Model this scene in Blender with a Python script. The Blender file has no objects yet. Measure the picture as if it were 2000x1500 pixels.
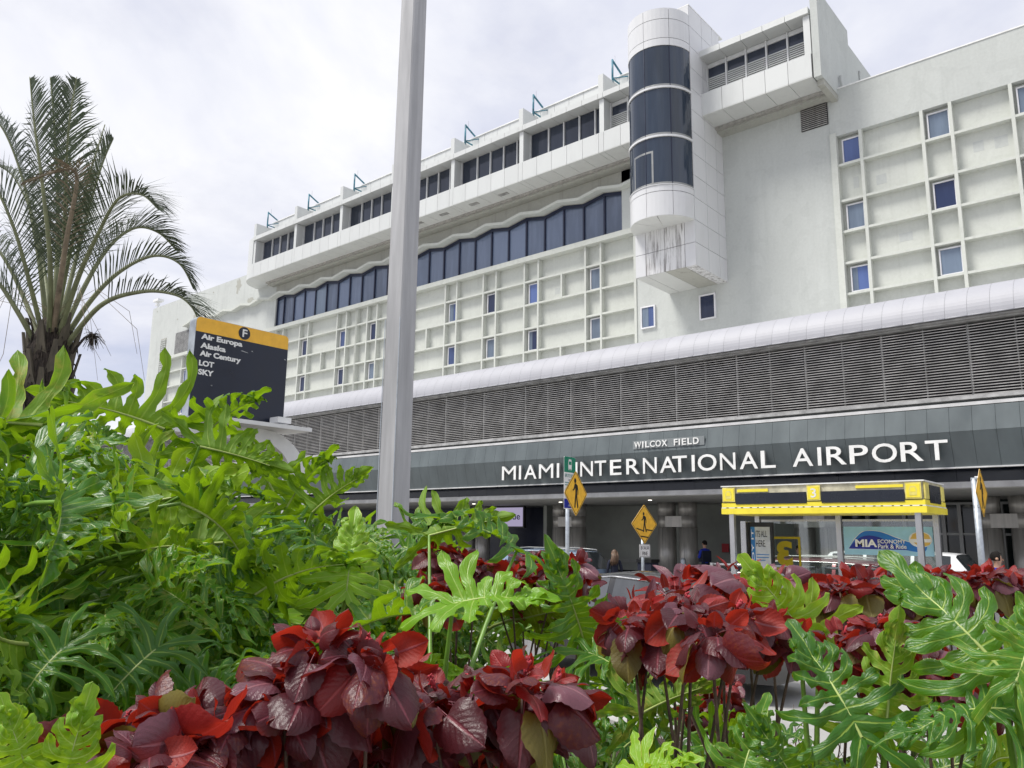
import bpy, bmesh, math, random
from mathutils import Vector, Matrix, Euler, noise as mnoise
R = math.radians
sc = bpy.context.scene
col = sc.collection
random.seed(7)

# ------------------------------------------------------------------ camera
CAM = Vector((0, 0, 2.0))
AX = Vector((0.75846526, 0.65156711, 0.01381159))      # picture right, in the world
AD = Vector((-0.11192487, 0.15110697, -0.98216063))    # picture down
AF = Vector((-0.64203059, 0.74338885, 0.18753595))     # view direction
FPX = 1566.0
cam = bpy.data.cameras.new('camera')
cam.sensor_width = 36
cam.lens = FPX / 2000 * 36
cam.clip_start = 0.05
cam.clip_end = 3000
co = bpy.data.objects.new('camera', cam)
m = Matrix.Identity(4)
for i in range(3):
    m[i][0] = AX[i]; m[i][1] = -AD[i]; m[i][2] = -AF[i]; m[i][3] = CAM[i]
co.matrix_world = m
col.objects.link(co)
sc.camera = co

def at(px, py, d):
    """world point seen at photograph pixel (px, py), d metres away along the view axis"""
    return CAM + (AF + AX * ((px - 1000) / FPX) + AD * ((py - 750) / FPX)) * d

# ------------------------------------------------------------------ light
SUN_DIR = Vector((-0.30, -0.42, 0.86)).normalized()     # towards the sun, veiled by thin cloud
sun = bpy.data.lights.new('sun', 'SUN')
sun.energy = 2.8
sun.angle = R(20)
sun.color = (1.0, 0.965, 0.90)
so = bpy.data.objects.new('sun', sun)
so.rotation_euler = SUN_DIR.to_track_quat('Z', 'Y').to_euler()
so.location = (0, 0, 60)
col.objects.link(so)

world = bpy.data.worlds.new('World')
sc.world = world
world.use_nodes = True
nt = world.node_tree
nt.nodes.clear()
def N(t, **kw):
    n = nt.nodes.new(t)
    for k, v in kw.items():
        if k.startswith('i_'):
            n.inputs[int(k[2:])].default_value = v
        else:
            setattr(n, k, v)
    return n
L = lambda a, b: nt.links.new(a, b)
sky = N('ShaderNodeTexSky', sky_type='NISHITA')
sky.sun_disc = False
sky.sun_elevation = math.asin(SUN_DIR.z)
sky.sun_rotation = math.atan2(SUN_DIR.x, SUN_DIR.y)
sky.air_density = 1.0; sky.dust_density = 2.0; sky.ozone_density = 2.0
tc = N('ShaderNodeTexCoord')
sep = N('ShaderNodeSeparateXYZ'); L(tc.outputs['Generated'], sep.inputs[0])
zz = N('ShaderNodeMath', operation='ADD', i_1=0.22)
zab = N('ShaderNodeMath', operation='MAXIMUM', i_1=0.0)
L(sep.outputs['Z'], zab.inputs[0]); L(zab.outputs[0], zz.inputs[0])
dx = N('ShaderNodeMath', operation='DIVIDE'); L(sep.outputs['X'], dx.inputs[0]); L(zz.outputs[0], dx.inputs[1])
dy = N('ShaderNodeMath', operation='DIVIDE'); L(sep.outputs['Y'], dy.inputs[0]); L(zz.outputs[0], dy.inputs[1])
cb = N('ShaderNodeCombineXYZ'); L(dx.outputs[0], cb.inputs[0]); L(dy.outputs[0], cb.inputs[1])
n1 = N('ShaderNodeTexNoise'); n1.inputs['Scale'].default_value = 1.15; n1.inputs['Detail'].default_value = 7
n1.inputs['Roughness'].default_value = 0.56; n1.inputs['Distortion'].default_value = 0.35
L(cb.outputs[0], n1.inputs['Vector'])
n2 = N('ShaderNodeTexNoise'); n2.inputs['Scale'].default_value = 2.6; n2.inputs['Detail'].default_value = 8
n2.inputs['Roughness'].default_value = 0.62
L(cb.outputs[0], n2.inputs['Vector'])
cr = N('ShaderNodeValToRGB')      # thin cloud -> lit cloud
cr.color_ramp.elements[0].position = 0.36; cr.color_ramp.elements[0].color = (4.9, 5.1, 6.15, 1)
cr.color_ramp.elements[1].position = 0.62; cr.color_ramp.elements[1].color = (7.3, 7.3, 7.5, 1)
e = cr.color_ramp.elements.new(0.49); e.color = (5.7, 5.85, 6.6, 1)
L(n1.outputs['Fac'], cr.inputs[0])
cr2 = N('ShaderNodeValToRGB')     # grey cloud bases
cr2.color_ramp.elements[0].position = 0.30; cr2.color_ramp.elements[0].color = (0.88, 0.885, 0.915, 1)
cr2.color_ramp.elements[1].position = 0.52; cr2.color_ramp.elements[1].color = (1, 1, 1, 1)
L(n2.outputs['Fac'], cr2.inputs[0])
mul = N('ShaderNodeMix', data_type='RGBA', blend_type='MULTIPLY'); mul.inputs[0].default_value = 1
L(cr.outputs[0], mul.inputs[6]); L(cr2.outputs[0], mul.inputs[7])
cov = N('ShaderNodeMapRange'); cov.inputs[1].default_value = 0.25; cov.inputs[2].default_value = 0.45
cov.inputs[3].default_value = 0.72; cov.inputs[4].default_value = 0.97
L(n1.outputs['Fac'], cov.inputs[0])
mx = N('ShaderNodeMix', data_type='RGBA')
L(cov.outputs[0], mx.inputs[0]); L(sky.outputs[0], mx.inputs[6]); L(mul.outputs[2], mx.inputs[7])
bg = N('ShaderNodeBackground'); bg.inputs[1].default_value = 0.098
L(mx.outputs[2], bg.inputs[0])
out = N('ShaderNodeOutputWorld'); L(bg.outputs[0], out.inputs[0])

sc.view_settings.view_transform = 'Standard'
sc.view_settings.look = 'None'
sc.view_settings.exposure = 0.55
sc.view_settings.gamma = 1
sc.view_settings.use_curve_mapping = False
sc.cycles.max_bounces = 8
sc.cycles.diffuse_bounces = 4
sc.cycles.glossy_bounces = 3
sc.cycles.transmission_bounces = 6
sc.cycles.transparent_max_bounces = 12

# ------------------------------------------------------------------ materials
MATS = {}
def new_mat(name):
    mt = bpy.data.materials.new(name); mt.use_nodes = True
    mt.node_tree.nodes.clear()
    MATS[name] = mt
    return mt
class G:
    """small node builder"""
    def __init__(s, mt): s.t = mt.node_tree
    def n(s, typ, ins=None, **kw):
        nd = s.t.nodes.new(typ)
        for k, v in kw.items(): setattr(nd, k, v)
        for k, v in (ins or {}).items():
            if isinstance(v, bpy.types.NodeSocket): s.t.links.new(v, nd.inputs[k])
            else: nd.inputs[k].default_value = v
        return nd
    def mix(s, f, a, b, blend='MIX'):
        nd = s.t.nodes.new('ShaderNodeMix'); nd.data_type = 'RGBA'; nd.blend_type = blend
        for k, v in ((0, f), (6, a), (7, b)):
            if isinstance(v, bpy.types.NodeSocket): s.t.links.new(v, nd.inputs[k])
            else: nd.inputs[k].default_value = v if k == 0 else (tuple(v) + (1,))[:4]
        return nd.outputs[2]
    def math(s, op, a, b=0.0, c=0.0):
        nd = s.t.nodes.new('ShaderNodeMath'); nd.operation = op
        for k, v in ((0, a), (1, b), (2, c)):
            if isinstance(v, bpy.types.NodeSocket): s.t.links.new(v, nd.inputs[k])
            else: nd.inputs[k].default_value = v
        return nd.outputs[0]
    def ramp(s, f, stops):
        nd = s.t.nodes.new('ShaderNodeValToRGB'); s.t.links.new(f, nd.inputs[0])
        els = nd.color_ramp.elements
        while len(els) < len(stops): els.new(0.5)
        for el, (p, c) in zip(els, stops):
            el.position = p; el.color = (tuple(c) + (1,))[:4] if not isinstance(c, (int, float)) else (c, c, c, 1)
        return nd.outputs[0]
    def noise(s, scale, detail=4, rough=.55, vec=None, stretch=None, dist=0.0):
        pos = vec if vec is not None else s.n('ShaderNodeNewGeometry').outputs['Position']
        if stretch:
            mp = s.n('ShaderNodeMapping', {0: pos}); mp.inputs['Scale'].default_value = stretch; pos = mp.outputs[0]
        return s.n('ShaderNodeTexNoise', {'Vector': pos, 'Scale': scale, 'Detail': detail, 'Roughness': rough, 'Distortion': dist}).outputs['Fac']
    def out(s, sh):
        o = s.t.nodes.new('ShaderNodeOutputMaterial'); s.t.links.new(sh, o.inputs[0])
    def bsdf(s, **kw):
        return s.n('ShaderNodeBsdfPrincipled', kw)
    def bump(s, h, strength=.3, dist=.02):
        return s.n('ShaderNodeBump', {'Height': h, 'Strength': strength, 'Distance': dist}).outputs[0]

def simple(name, c, rough=.6, metal=0.0, var=.08, scale=3.0, bump=0.0, stretch=None, spec=.5, coat=0.0):
    """plain surface with uneven tone and gloss"""
    g = G(new_mat(name))
    f = g.noise(scale, 6, .6, stretch=stretch)
    dark = tuple(x * (1 - var * 1.6) for x in c); lite = tuple(min(1, x * (1 + var)) for x in c)
    cc = g.ramp(f, [(.3, dark), (.7, lite)])
    rr = g.n('ShaderNodeMapRange', {0: f, 1: .3, 2: .7, 3: max(.03, rough - .08), 4: min(1, rough + .08)}).outputs[0]
    kw = {'Base Color': cc, 'Roughness': rr, 'Metallic': metal, 'Specular IOR Level': spec, 'Coat Weight': coat}
    b = g.bsdf(**kw)
    if bump: g.t.links.new(g.bump(g.noise(scale * 12, 4), bump, .01), b.inputs['Normal'])
    g.out(b.outputs[0]); return MATS[name]

def painted_concrete(name, c, grime, streak=.5, patch=.5):
    g = G(new_mat(name))
    big = g.noise(.35, 5, .6)
    st = g.noise(1.6, 6, .65, stretch=(1.0, 1.0, .16))
    fine = g.noise(9, 5, .6)
    a = g.ramp(big, [(.3, tuple(x * .93 for x in c)), (.7, c)])
    a = g.mix(g.math('MULTIPLY', g.ramp(st, [(.50, 0.0), (.80, 1.0)]), streak * .7), a, tuple(x * 1.12 for x in c))
    st2 = g.noise(2.3, 7, .7, stretch=(1.3, 1.3, .10), dist=.3)
    a = g.mix(g.math('MULTIPLY', g.ramp(st2, [(.54, 0.0), (.80, 1.0)]), .6), a, grime)
    pt = g.noise(.9, 3, .5, dist=1.2)
    a = g.mix(g.math('MULTIPLY', g.ramp(pt, [(.55, 0.0), (.58, 1.0)]), .22), a, tuple(x * .80 for x in c))
    a = g.mix(.045, a, g.ramp(fine, [(.3, (0, 0, 0)), (.7, (1, 1, 1))]), 'OVERLAY')
    b = g.bsdf(**{'Base Color': a, 'Roughness': .85, 'Specular IOR Level': .3})
    h = g.math('ADD', g.noise(30, 4), g.math('MULTIPLY', fine, .6))
    g.t.links.new(g.bump(h, .12, .01), b.inputs['Normal'])
    g.out(b.outputs[0]); return MATS[name]

painted_concrete('cream_render', (.57, .588, .545), (.42, .43, .395))
painted_concrete('grey_render', (.50, .52, .50), (.40, .42, .40), .7)
painted_concrete('wing_render', (.53, .55, .53), (.34, .36, .35), .5)
painted_concrete('beam_concrete', (.40, .40, .36), (.16, .15, .13), .3)

def panel_white(name, c, rough, rust=0.0):
    g = G(new_mat(name))
    oi = g.n('ShaderNodeObjectInfo').outputs['Random']
    a = g.mix(oi, tuple(x * .95 for x in c), c)
    st = g.noise(2.2, 6, .65, stretch=(1, 1, .22))
    a = g.mix(g.math('MULTIPLY', g.ramp(st, [(.5, 0.0), (.8, 1.0)]), .35), a, tuple(x * .72 for x in c))
    if rust:
        rs = g.noise(2.4, 8, .70, stretch=(2.6, 2.6, .22), dist=.35)
        rs2 = g.noise(6.5, 6, .7, stretch=(1, 1, .15))
        f = g.math('MULTIPLY', g.ramp(rs, [(.465, 0.0), (.60, 1.0)]), g.ramp(rs2, [(.35, .35), (.6, 1.0)]))
        a = g.mix(g.math('MULTIPLY', f, rust), a, (.10, .085, .078))
    b = g.bsdf(**{'Base Color': a, 'Roughness': rough, 'Specular IOR Level': .5})
    g.out(b.outputs[0]); return MATS[name]
panel_white('tower_panel', (.64, .645, .655), .32)
panel_white('tower_panel_stained', (.70, .70, .70), .4, .9)
panel_white('penthouse_panel', (.60, .615, .605), .45)
panel_white('soffit_panel', (.60, .61, .59), .6)
panel_white('barrel_metal', (.385, .388, .42), .55)
simple('joint_dark', (.13, .13, .125), .9)
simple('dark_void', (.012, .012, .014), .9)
simple('window_frame_white', (.70, .70, .72), .4)
simple('navy_frame', (.012, .017, .045), .35)
simple('mullion_white', (.64, .65, .65), .4)
simple('teal_paint', (.06, .20, .27), .45, var=.3, scale=4)
simple('stainless', (.55, .55, .56), .3, .9, var=.1, scale=6, stretch=(1, 1, .1))
simple('column_clad', (.44, .425, .40), .36, .45, var=.18, scale=2.2, stretch=(3, 3, .25))
simple('galvanised', (.46, .50, .54), .45, .55, var=.15, scale=10)
simple('pole_paint', (.40, .40, .41), .5, .1, var=.17, scale=2.5, stretch=(4, 4, .3))
simple('white_paint', (.78, .78, .77), .45)
simple('letter_white', (.82, .82, .80), .35)
simple('letter_return', (.22, .22, .22), .4, .3)
simple('fascia_grey', (.105, .126, .132), .42, .0, var=.14, scale=1.2, stretch=(1, 1, .4))
simple('louver_alu', (.56, .55, .54), .45, .15, var=.22, scale=2.0)
simple('louver_frame', (.38, .38, .375), .55, .15, var=.25, scale=3)
simple('dark_glass_band', (.006, .010, .020), .15, var=.2)
simple('slab_white', (.60, .60, .60), .7, var=.15, scale=2)
simple('soffit_grey', (.33, .33, .32), .8, var=.1)
simple('inner_wall', (.30, .315, .29), .7, var=.12, scale=.8)
simple('door_frame', (.28, .285, .28), .4, .5)
simple('black_plastic', (.010, .010, .011), .4)
simple('rubber', (.018, .018, .018), .8)
simple('sign_yellow', (.93, .50, .04), .42, var=.10, scale=6)
simple('sign_navy', (.007, .012, .028), .35, var=.15, scale=5)
simple('warning_yellow', (.95, .52, .045), .5, var=.12, scale=9)
simple('ink_black', (.008, .008, .008), .5)
simple('shelter_yellow', (.86, .72, .05), .42, var=.07, scale=4)
simple('shelter_pale_yellow', (.76, .66, .17), .45, var=.2, scale=5)
simple('shelter_faded', (.62, .58, .42), .5, var=.25, scale=5)
simple('sticker_yellow', (.46, .36, .01), .5)
simple('display_black', (.012, .016, .026), .25)
simple('blue_print', (.02, .17, .42), .4)
simple('deep_blue_print', (.01, .02, .28), .4)
simple('wave_blue', (.015, .17, .55), .4)
simple('pale_blue_print', (.33, .60, .76), .45)
simple('poster_grey', (.50, .52, .52), .45, var=.2, scale=3)
simple('gold_print', (.68, .44, .09), .45)
simple('sticker_red', (.45, .03, .04), .5)
simple('bus_green', (.008, .21, .12), .45)
simple('small_print', (.20, .34, .33), .5)
simple('soil', (.045, .032, .022), .95, var=.4, scale=6, bump=.6)
simple('asphalt', (.16, .16, .158), .9, var=.12, scale=2, bump=.3)
simple('pale_concrete', (.40, .395, .375), .85, var=.1, scale=1.2, bump=.2)
simple('kerb_concrete', (.50, .49, .46), .85, var=.15, scale=3)
simple('road_paint', (.78, .78, .76), .7, var=.1)
simple('road_paint_yellow', (.70, .48, .05), .7, var=.1)
simple('bark', (.10, .075, .055), .9, var=.5, scale=14, bump=.6)
simple('twig', (.13, .085, .065), .85, var=.45, scale=20)
simple('palm_fibre', (.05, .038, .03), .95, var=.6, scale=16, bump=.8, stretch=(3, 3, .5))
simple('palm_boot', (.115, .098, .07), .75, var=.3, scale=8, stretch=(3, 3, .4))
simple('palm_rachis', (.21, .23, .12), .55, var=.2, scale=6)
simple('dry_frond', (.27, .215, .15), .8, var=.3, scale=9)
simple('petiole_green', (.16, .30, .045), .38, var=.25, scale=9)
simple('petiole_pale', (.36, .44, .13), .4, var=.2, scale=9)
simple('catkin', (.42, .03, .045), .7, var=.35, scale=60)
simple('skin', (.50, .29, .20), .5, var=.05)
simple('cloth_navy', (.010, .013, .03), .85)
simple('cloth_blue', (.012, .035, .42), .8)
simple('cloth_dark', (.02, .02, .024), .85)
simple('hair_black', (.012, .010, .009), .85, spec=.2)
simple('hair_brown', (.12, .07, .04), .55, var=.3, scale=30)
simple('tail_red', (.55, .010, .012), .2)
simple('lamp_glass', (.70, .70, .72), .15)

def glass_dark(name, c, rough=.06, var=.25, scale=.35, streak=True):
    """window glass seen from outside by day: coloured, mirror-like, uneven"""
    g = G(new_mat(name))
    oi = g.n('ShaderNodeObjectInfo').outputs['Random']
    a = g.mix(oi, tuple(x * (1 - var) for x in c), tuple(min(1, x * (1 + var)) for x in c))
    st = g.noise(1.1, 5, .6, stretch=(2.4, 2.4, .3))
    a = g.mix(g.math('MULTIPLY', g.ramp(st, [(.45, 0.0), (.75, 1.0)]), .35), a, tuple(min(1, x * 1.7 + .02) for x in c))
    b = g.bsdf(**{'Base Color': a, 'Roughness': rough, 'Specular IOR Level': .55})
    wav = g.noise(.7, 2)
    if streak: g.t.links.new(g.bump(wav, .03, .1), b.inputs['Normal'])
    g.out(b.outputs[0]); return MATS[name]
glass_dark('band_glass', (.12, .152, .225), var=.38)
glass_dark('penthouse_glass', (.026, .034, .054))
glass_dark('lift_glass', (.026, .038, .060), .05, streak=False)
glass_dark('room_glass_blue', (.065, .10, .24), .08, var=.4)  # blue of the reflected sky is put into the base colour
glass_dark('room_glass_grey', (.14, .18, .24), .08)
glass_dark('room_glass_dark', (.015, .025, .07), .08)
glass_dark('door_glass', (.014, .020, .020), .08)
glass_dark('car_glass', (.020, .024, .026), .05)
glass_dark('car_glass_pale', (.085, .09, .10), .08)
def clear_glass(name):
    g = G(new_mat(name))
    gl = g.n('ShaderNodeBsdfGlossy', {'Color': (1, 1, 1, 1), 'Roughness': .03}).outputs[0]
    tr = g.n('ShaderNodeBsdfTransparent', {'Color': (.86, .91, .89, 1)}).outputs[0]
    fr = g.n('ShaderNodeFresnel', {'IOR': 1.5}).outputs[0]
    g.out(g.n('ShaderNodeMixShader', {0: g.math('MAXIMUM', fr, .10), 1: tr, 2: gl}).outputs[0])
clear_glass('clear_glass')
def carpaint(name, c, metal=.3):
    g = G(new_mat(name))
    f = g.noise(2.5, 4)
    a = g.mix(f, tuple(x * .9 for x in c), c)
    g.out(g.bsdf(**{'Base Color': a, 'Roughness': .32, 'Metallic': metal, 'Coat Weight': .8, 'Coat Roughness': .06}).outputs[0])
carpaint('paint_black', (.016, .016, .018))
carpaint('paint_white', (.74, .74, .74), 0)
carpaint('paint_red', (.20, .022, .035))
carpaint('paint_blue', (.22, .30, .42))
def emis(name, c, s):
    g = G(new_mat(name))
    g.out(g.n('ShaderNodeEmission', {'Color': (*c, 1), 'Strength': s}).outputs[0])
emis('soffit_lamp', (1, .93, .8), 3.0)
emis('screen_lilac', (.56, .50, .72), .45)
emis('screen_ink', (.02, .03, .10), .3)

def leaf_mat(name, top, top2, under, trans, vein, rough=.34, tf=.32, edge=None, oliv=None, spec=.40):
    """leaf: UV u runs -1..1 across a lobe, v along it"""
    g = G(new_mat(name))
    uv = g.n('ShaderNodeSeparateXYZ', {0: g.n('ShaderNodeUVMap').outputs[0]})
    u = g.math('ABSOLUTE', uv.outputs[0]); v = uv.outputs[1]
    oi = g.n('ShaderNodeObjectInfo').outputs['Random']
    geo = g.n('ShaderNodeNewGeometry')
    tco = g.n('ShaderNodeTexCoord').outputs['Object']
    mott = g.noise(5.5, 5, .6, vec=tco)
    a = g.mix(g.math('ADD', g.math('MULTIPLY', oi, .7), g.math('MULTIPLY', mott, .3)), top, top2)
    und = g.mix(mott, tuple(x * .8 for x in under), under)
    a = g.mix(geo.outputs['Backfacing'], a, und)
    sv = g.math('SINE', g.math('MULTIPLY', g.math('SUBTRACT', v, g.math('MULTIPLY', u, .45)), 46.0))
    vm = g.math('MAXIMUM', g.ramp(u, [(.03, 1.0), (.10, 0.0)]), g.math('MULTIPLY', g.ramp(sv, [(.93, 0.0), (1.0, .22)]), g.ramp(u, [(.5, 1.0), (.95, 0.0)])))
    a = g.mix(g.math('MULTIPLY', vm, .75), a, vein)
    if edge:
        a = g.mix(g.math('MULTIPLY', g.ramp(u, [(.86, 0.0), (1.0, 1.0)]), g.ramp(oi, [(.2, .1), (.8, .8)])), a, edge)
    if oliv:
        a = g.mix(g.math('MULTIPLY', g.ramp(g.noise(9, 5, .7, vec=tco), [(.5, 0.0), (.66, 1.0)]), g.ramp(oi, [(.55, 0.0), (.92, .85)])), a, oliv)
    rr = g.math('ADD', rough, g.math('MULTIPLY', geo.outputs['Backfacing'], .25))
    b = g.bsdf(**{'Base Color': a, 'Roughness': rr, 'Specular IOR Level': spec})
    h = g.math('ADD', g.math('MULTIPLY', sv, .10), g.math('ADD', g.math('MULTIPLY', vm, -1.0), g.math('MULTIPLY', g.noise(22, 3, vec=tco), .6)))
    g.t.links.new(g.bump(h, .35, .006), b.inputs['Normal'])
    t = g.n('ShaderNodeBsdfTranslucent', {'Color': (*trans, 1)}).outputs[0]
    g.out(g.n('ShaderNodeMixShader', {0: tf, 1: b.outputs[0], 2: t}).outputs[0])
leaf_mat('philo_leaf', (.014, .078, .012), (.085, .24, .012), (.15, .28, .018), (.36, .60, .012), (.32, .44, .07), edge=(.45, .52, .08), oliv=(.34, .30, .05))
leaf_mat('philo_leaf_young', (.13, .31, .012), (.22, .40, .018), (.24, .40, .025), (.52, .74, .02), (.40, .54, .13), edge=(.55, .55, .09))
leaf_mat('copper_leaf', (.050, .012, .018), (.105, .024, .032), (.30, .020, .010), (.55, .035, .014), (.24, .06, .08), rough=.34, tf=.26, oliv=(.20, .05, .02))
leaf_mat('copper_leaf_red', (.17, .014, .016), (.27, .022, .024), (.36, .024, .010), (.66, .045, .02), (.48, .08, .08), rough=.36, tf=.30)
leaf_mat('copper_leaf_mauve', (.105, .036, .052), (.165, .066, .085), (.30, .028, .020), (.45, .04, .03), (.32, .14, .16), rough=.30, tf=.15)
leaf_mat('copper_leaf_olive', (.10, .075, .022), (.19, .16, .035), (.17, .12, .03), (.35, .30, .04), (.28, .24, .07), rough=.42, tf=.3)
leaf_mat('palm_leaf', (.050, .075, .042), (.080, .108, .062), (.074, .096, .060), (.10, .13, .05), (.09, .11, .07), rough=.42, tf=.12)
leaf_mat('filler_leaf', (.022, .065, .012), (.05, .12, .02), (.05, .10, .02), (.12, .22, .02), (.1, .2, .05), rough=.45, tf=.15)  # colours darkened to paint deep shade into the gaps between plants

# ------------------------------------------------------------------ object helpers
WP = {}
def wp(o): return WP.get(o.name, Vector((0, 0, 0)))
def tag(o, label=None, cat=None, group=None, kind=None):
    if label: o['label'] = label
    if cat: o['category'] = cat
    if group: o['group'] = group
    if kind: o['kind'] = kind
    return o
def empty(name, loc=(0, 0, 0), rot=None, parent=None):
    o = bpy.data.objects.new(name, None); col.objects.link(o)
    o.location = Vector(loc) - (wp(parent) if parent else Vector((0, 0, 0))); o.empty_display_size = .2
    if rot: o.rotation_euler = rot
    if parent: o.parent = parent
    WP[o.name] = Vector(loc); return o
def link(name, me, parent=None, loc=(0, 0, 0), mat=None, local=False, smooth=False):
    """loc is a world place for unrotated trees (local=False) or a local one"""
    if mat and not me.materials: me.materials.append(MATS[mat])
    if smooth:
        me.polygons.foreach_set('use_smooth', [True] * len(me.polygons))
    o = bpy.data.objects.new(name, me); col.objects.link(o)
    loc = Vector(loc)
    if parent:
        o.parent = parent
        o.location = loc if local else loc - wp(parent)
    else: o.location = loc
    WP[o.name] = loc; return o
_box = {}
def box_mesh(sx, sy, sz, mat, name):
    k = (round(sx, 3), round(sy, 3), round(sz, 3), mat)
    if k not in _box:
        x, y, z = sx / 2, sy / 2, sz / 2
        v = [(-x, -y, -z), (x, -y, -z), (x, y, -z), (-x, y, -z), (-x, -y, z), (x, -y, z), (x, y, z), (-x, y, z)]
        f = [(0, 3, 2, 1), (4, 5, 6, 7), (0, 1, 5, 4), (1, 2, 6, 5), (2, 3, 7, 6), (3, 0, 4, 7)]
        me = bpy.data.meshes.new(name); me.from_pydata(v, [], f); me.materials.append(MATS[mat]); _box[k] = me
    return _box[k]
def B(name, parent, mat, x, y, z, local=False):
    me = box_mesh(abs(x[1] - x[0]), abs(y[1] - y[0]), abs(z[1] - z[0]), mat, name)
    return link(name, me, parent, ((x[0] + x[1]) / 2, (y[0] + y[1]) / 2, (z[0] + z[1]) / 2), local=local)
class MB:
    """collects simple solids into one mesh"""
    def __init__(s): s.v = []; s.f = []; s.mi = []
    def add(s, v, f, mi=0):
        o = len(s.v); s.v += [tuple(p) for p in v]; s.f += [tuple(i + o for i in q) for q in f]; s.mi += [mi] * len(f); return s
    def box(s, x, y, z, mi=0, M=None):
        v = [Vector(p) for p in ((x[0], y[0], z[0]), (x[1], y[0], z[0]), (x[1], y[1], z[0]), (x[0], y[1], z[0]), (x[0], y[0], z[1]), (x[1], y[0], z[1]), (x[1], y[1], z[1]), (x[0], y[1], z[1]))]
        if M: v = [M @ p for p in v]
        return s.add(v, [(0, 3, 2, 1), (4, 5, 6, 7), (0, 1, 5, 4), (1, 2, 6, 5), (2, 3, 7, 6), (3, 0, 4, 7)], mi)
    def tube(s, pts, rad, n=8, mi=0, cap=True):
        pts = [Vector(p) for p in pts]
        if isinstance(rad, (int, float)): rad = [rad] * len(pts)
        rings = []; up = Vector((0, 0, 1)); pu = None
        for i, p in enumerate(pts):
            d = (pts[min(i + 1, len(pts) - 1)] - pts[max(i - 1, 0)])
            d = d.normalized() if d.length > 1e-9 else up
            if pu is None:
                a = up if abs(d.z) < .9 else Vector((1, 0, 0)); a = d.cross(a).normalized()
            else:
                a = (pu - d * pu.dot(d)); a = a.normalized() if a.length > 1e-6 else d.orthogonal().normalized()
            pu = a; b = d.cross(a)
            rings.append([p + (a * math.cos(t * 2 * math.pi / n) + b * math.sin(t * 2 * math.pi / n)) * rad[i] for t in range(n)])
        v = [p for r in rings for p in r]; f = []
        for i in range(len(pts) - 1):
            for t in range(n):
                f.append((i * n + t, i * n + (t + 1) % n, (i + 1) * n + (t + 1) % n, (i + 1) * n + t))
        if cap:
            f.append(tuple(reversed(range(n)))); f.append(tuple(range((len(pts) - 1) * n, len(pts) * n)))
        return s.add(v, f, mi)
    def prism(s, poly, plane, a, b, mi=0):
        """poly = 2-D outline; plane 'XZ' extrudes along Y, 'XY' along Z, 'YZ' along X, from a to b"""
        def P(p, t):
            return {'XZ': (p[0], t, p[1]), 'XY': (p[0], p[1], t), 'YZ': (t, p[0], p[1])}[plane]
        n = len(poly)
        v = [P(p, a) for p in poly] + [P(p, b) for p in poly]
        f = [tuple(range(n)), tuple(range(2 * n - 1, n - 1, -1))] + [(i, i + n, (i + 1) % n + n, (i + 1) % n) for i in range(n)]
        return s.add(v, f, mi)
    def mesh(s, name, mats, smooth=False, center=None, fix=True):
        me = bpy.data.meshes.new(name)
        v = s.v if center is None else [tuple(Vector(p) - Vector(center)) for p in s.v]
        me.from_pydata(v, [], s.f)
        for m_ in ([mats] if isinstance(mats, str) else mats): me.materials.append(MATS[m_])
        me.polygons.foreach_set('material_index', s.mi)
        if fix:
            bm = bmesh.new(); bm.from_mesh(me); bmesh.ops.recalc_face_normals(bm, faces=bm.faces); bm.to_mesh(me); bm.free()
        if smooth: me.polygons.foreach_set('use_smooth', [True] * len(me.polygons))
        me.update(); return me
    def build(s, name, mats, parent=None, local=False, smooth=False, fix=True):
        if local or parent is None and False:
            return link(name, s.mesh(name, mats, smooth, fix=fix), parent, (0, 0, 0), local=True)
        lo = [min(p[i] for p in s.v) for i in range(3)]; hi = [max(p[i] for p in s.v) for i in range(3)]
        c = tuple((lo[i] + hi[i]) / 2 for i in range(3))
        return link(name, s.mesh(name, mats, smooth, c, fix), parent, c)
def text_mesh(txt, size=1.0, ext=.01, bold=0.0, align='LEFT'):
    cu = bpy.data.curves.new('text', 'FONT'); cu.body = txt; cu.size = size; cu.extrude = ext; cu.offset = bold
    cu.align_x = align; cu.resolution_u = 4
    o = bpy.data.objects.new('text', cu); col.objects.link(o)
    dg = bpy.context.evaluated_depsgraph_get()
    me = bpy.data.meshes.new_from_object(o.evaluated_get(dg)); me.materials.clear()
    bpy.data.objects.remove(o); bpy.data.curves.remove(cu)
    return me
def fit_text(txt, w, h, depth, bold=0.0):
    """flat-built text scaled to exactly w x h, origin at lower left, facing +Z"""
    me = text_mesh(txt, 1, .5, bold)
    xs = [v.co.x for v in me.vertices]; ys = [v.co.y for v in me.vertices]
    x0, x1, y0, y1 = min(xs), max(xs), min(ys), max(ys)
    for v in me.vertices:
        v.co = Vector(((v.co.x - x0) / (x1 - x0) * w, (v.co.y - y0) / (y1 - y0) * h, v.co.z * depth))
    return me
FRONT = Matrix.Rotation(R(90), 4, 'X')                                # flat art -> faces -Y
BACKF = Matrix.Rotation(R(180), 4, 'Z') @ FRONT                       # faces +Y
RIGHTF = Matrix.Rotation(R(90), 4, 'Z') @ FRONT                       # faces +X

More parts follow.
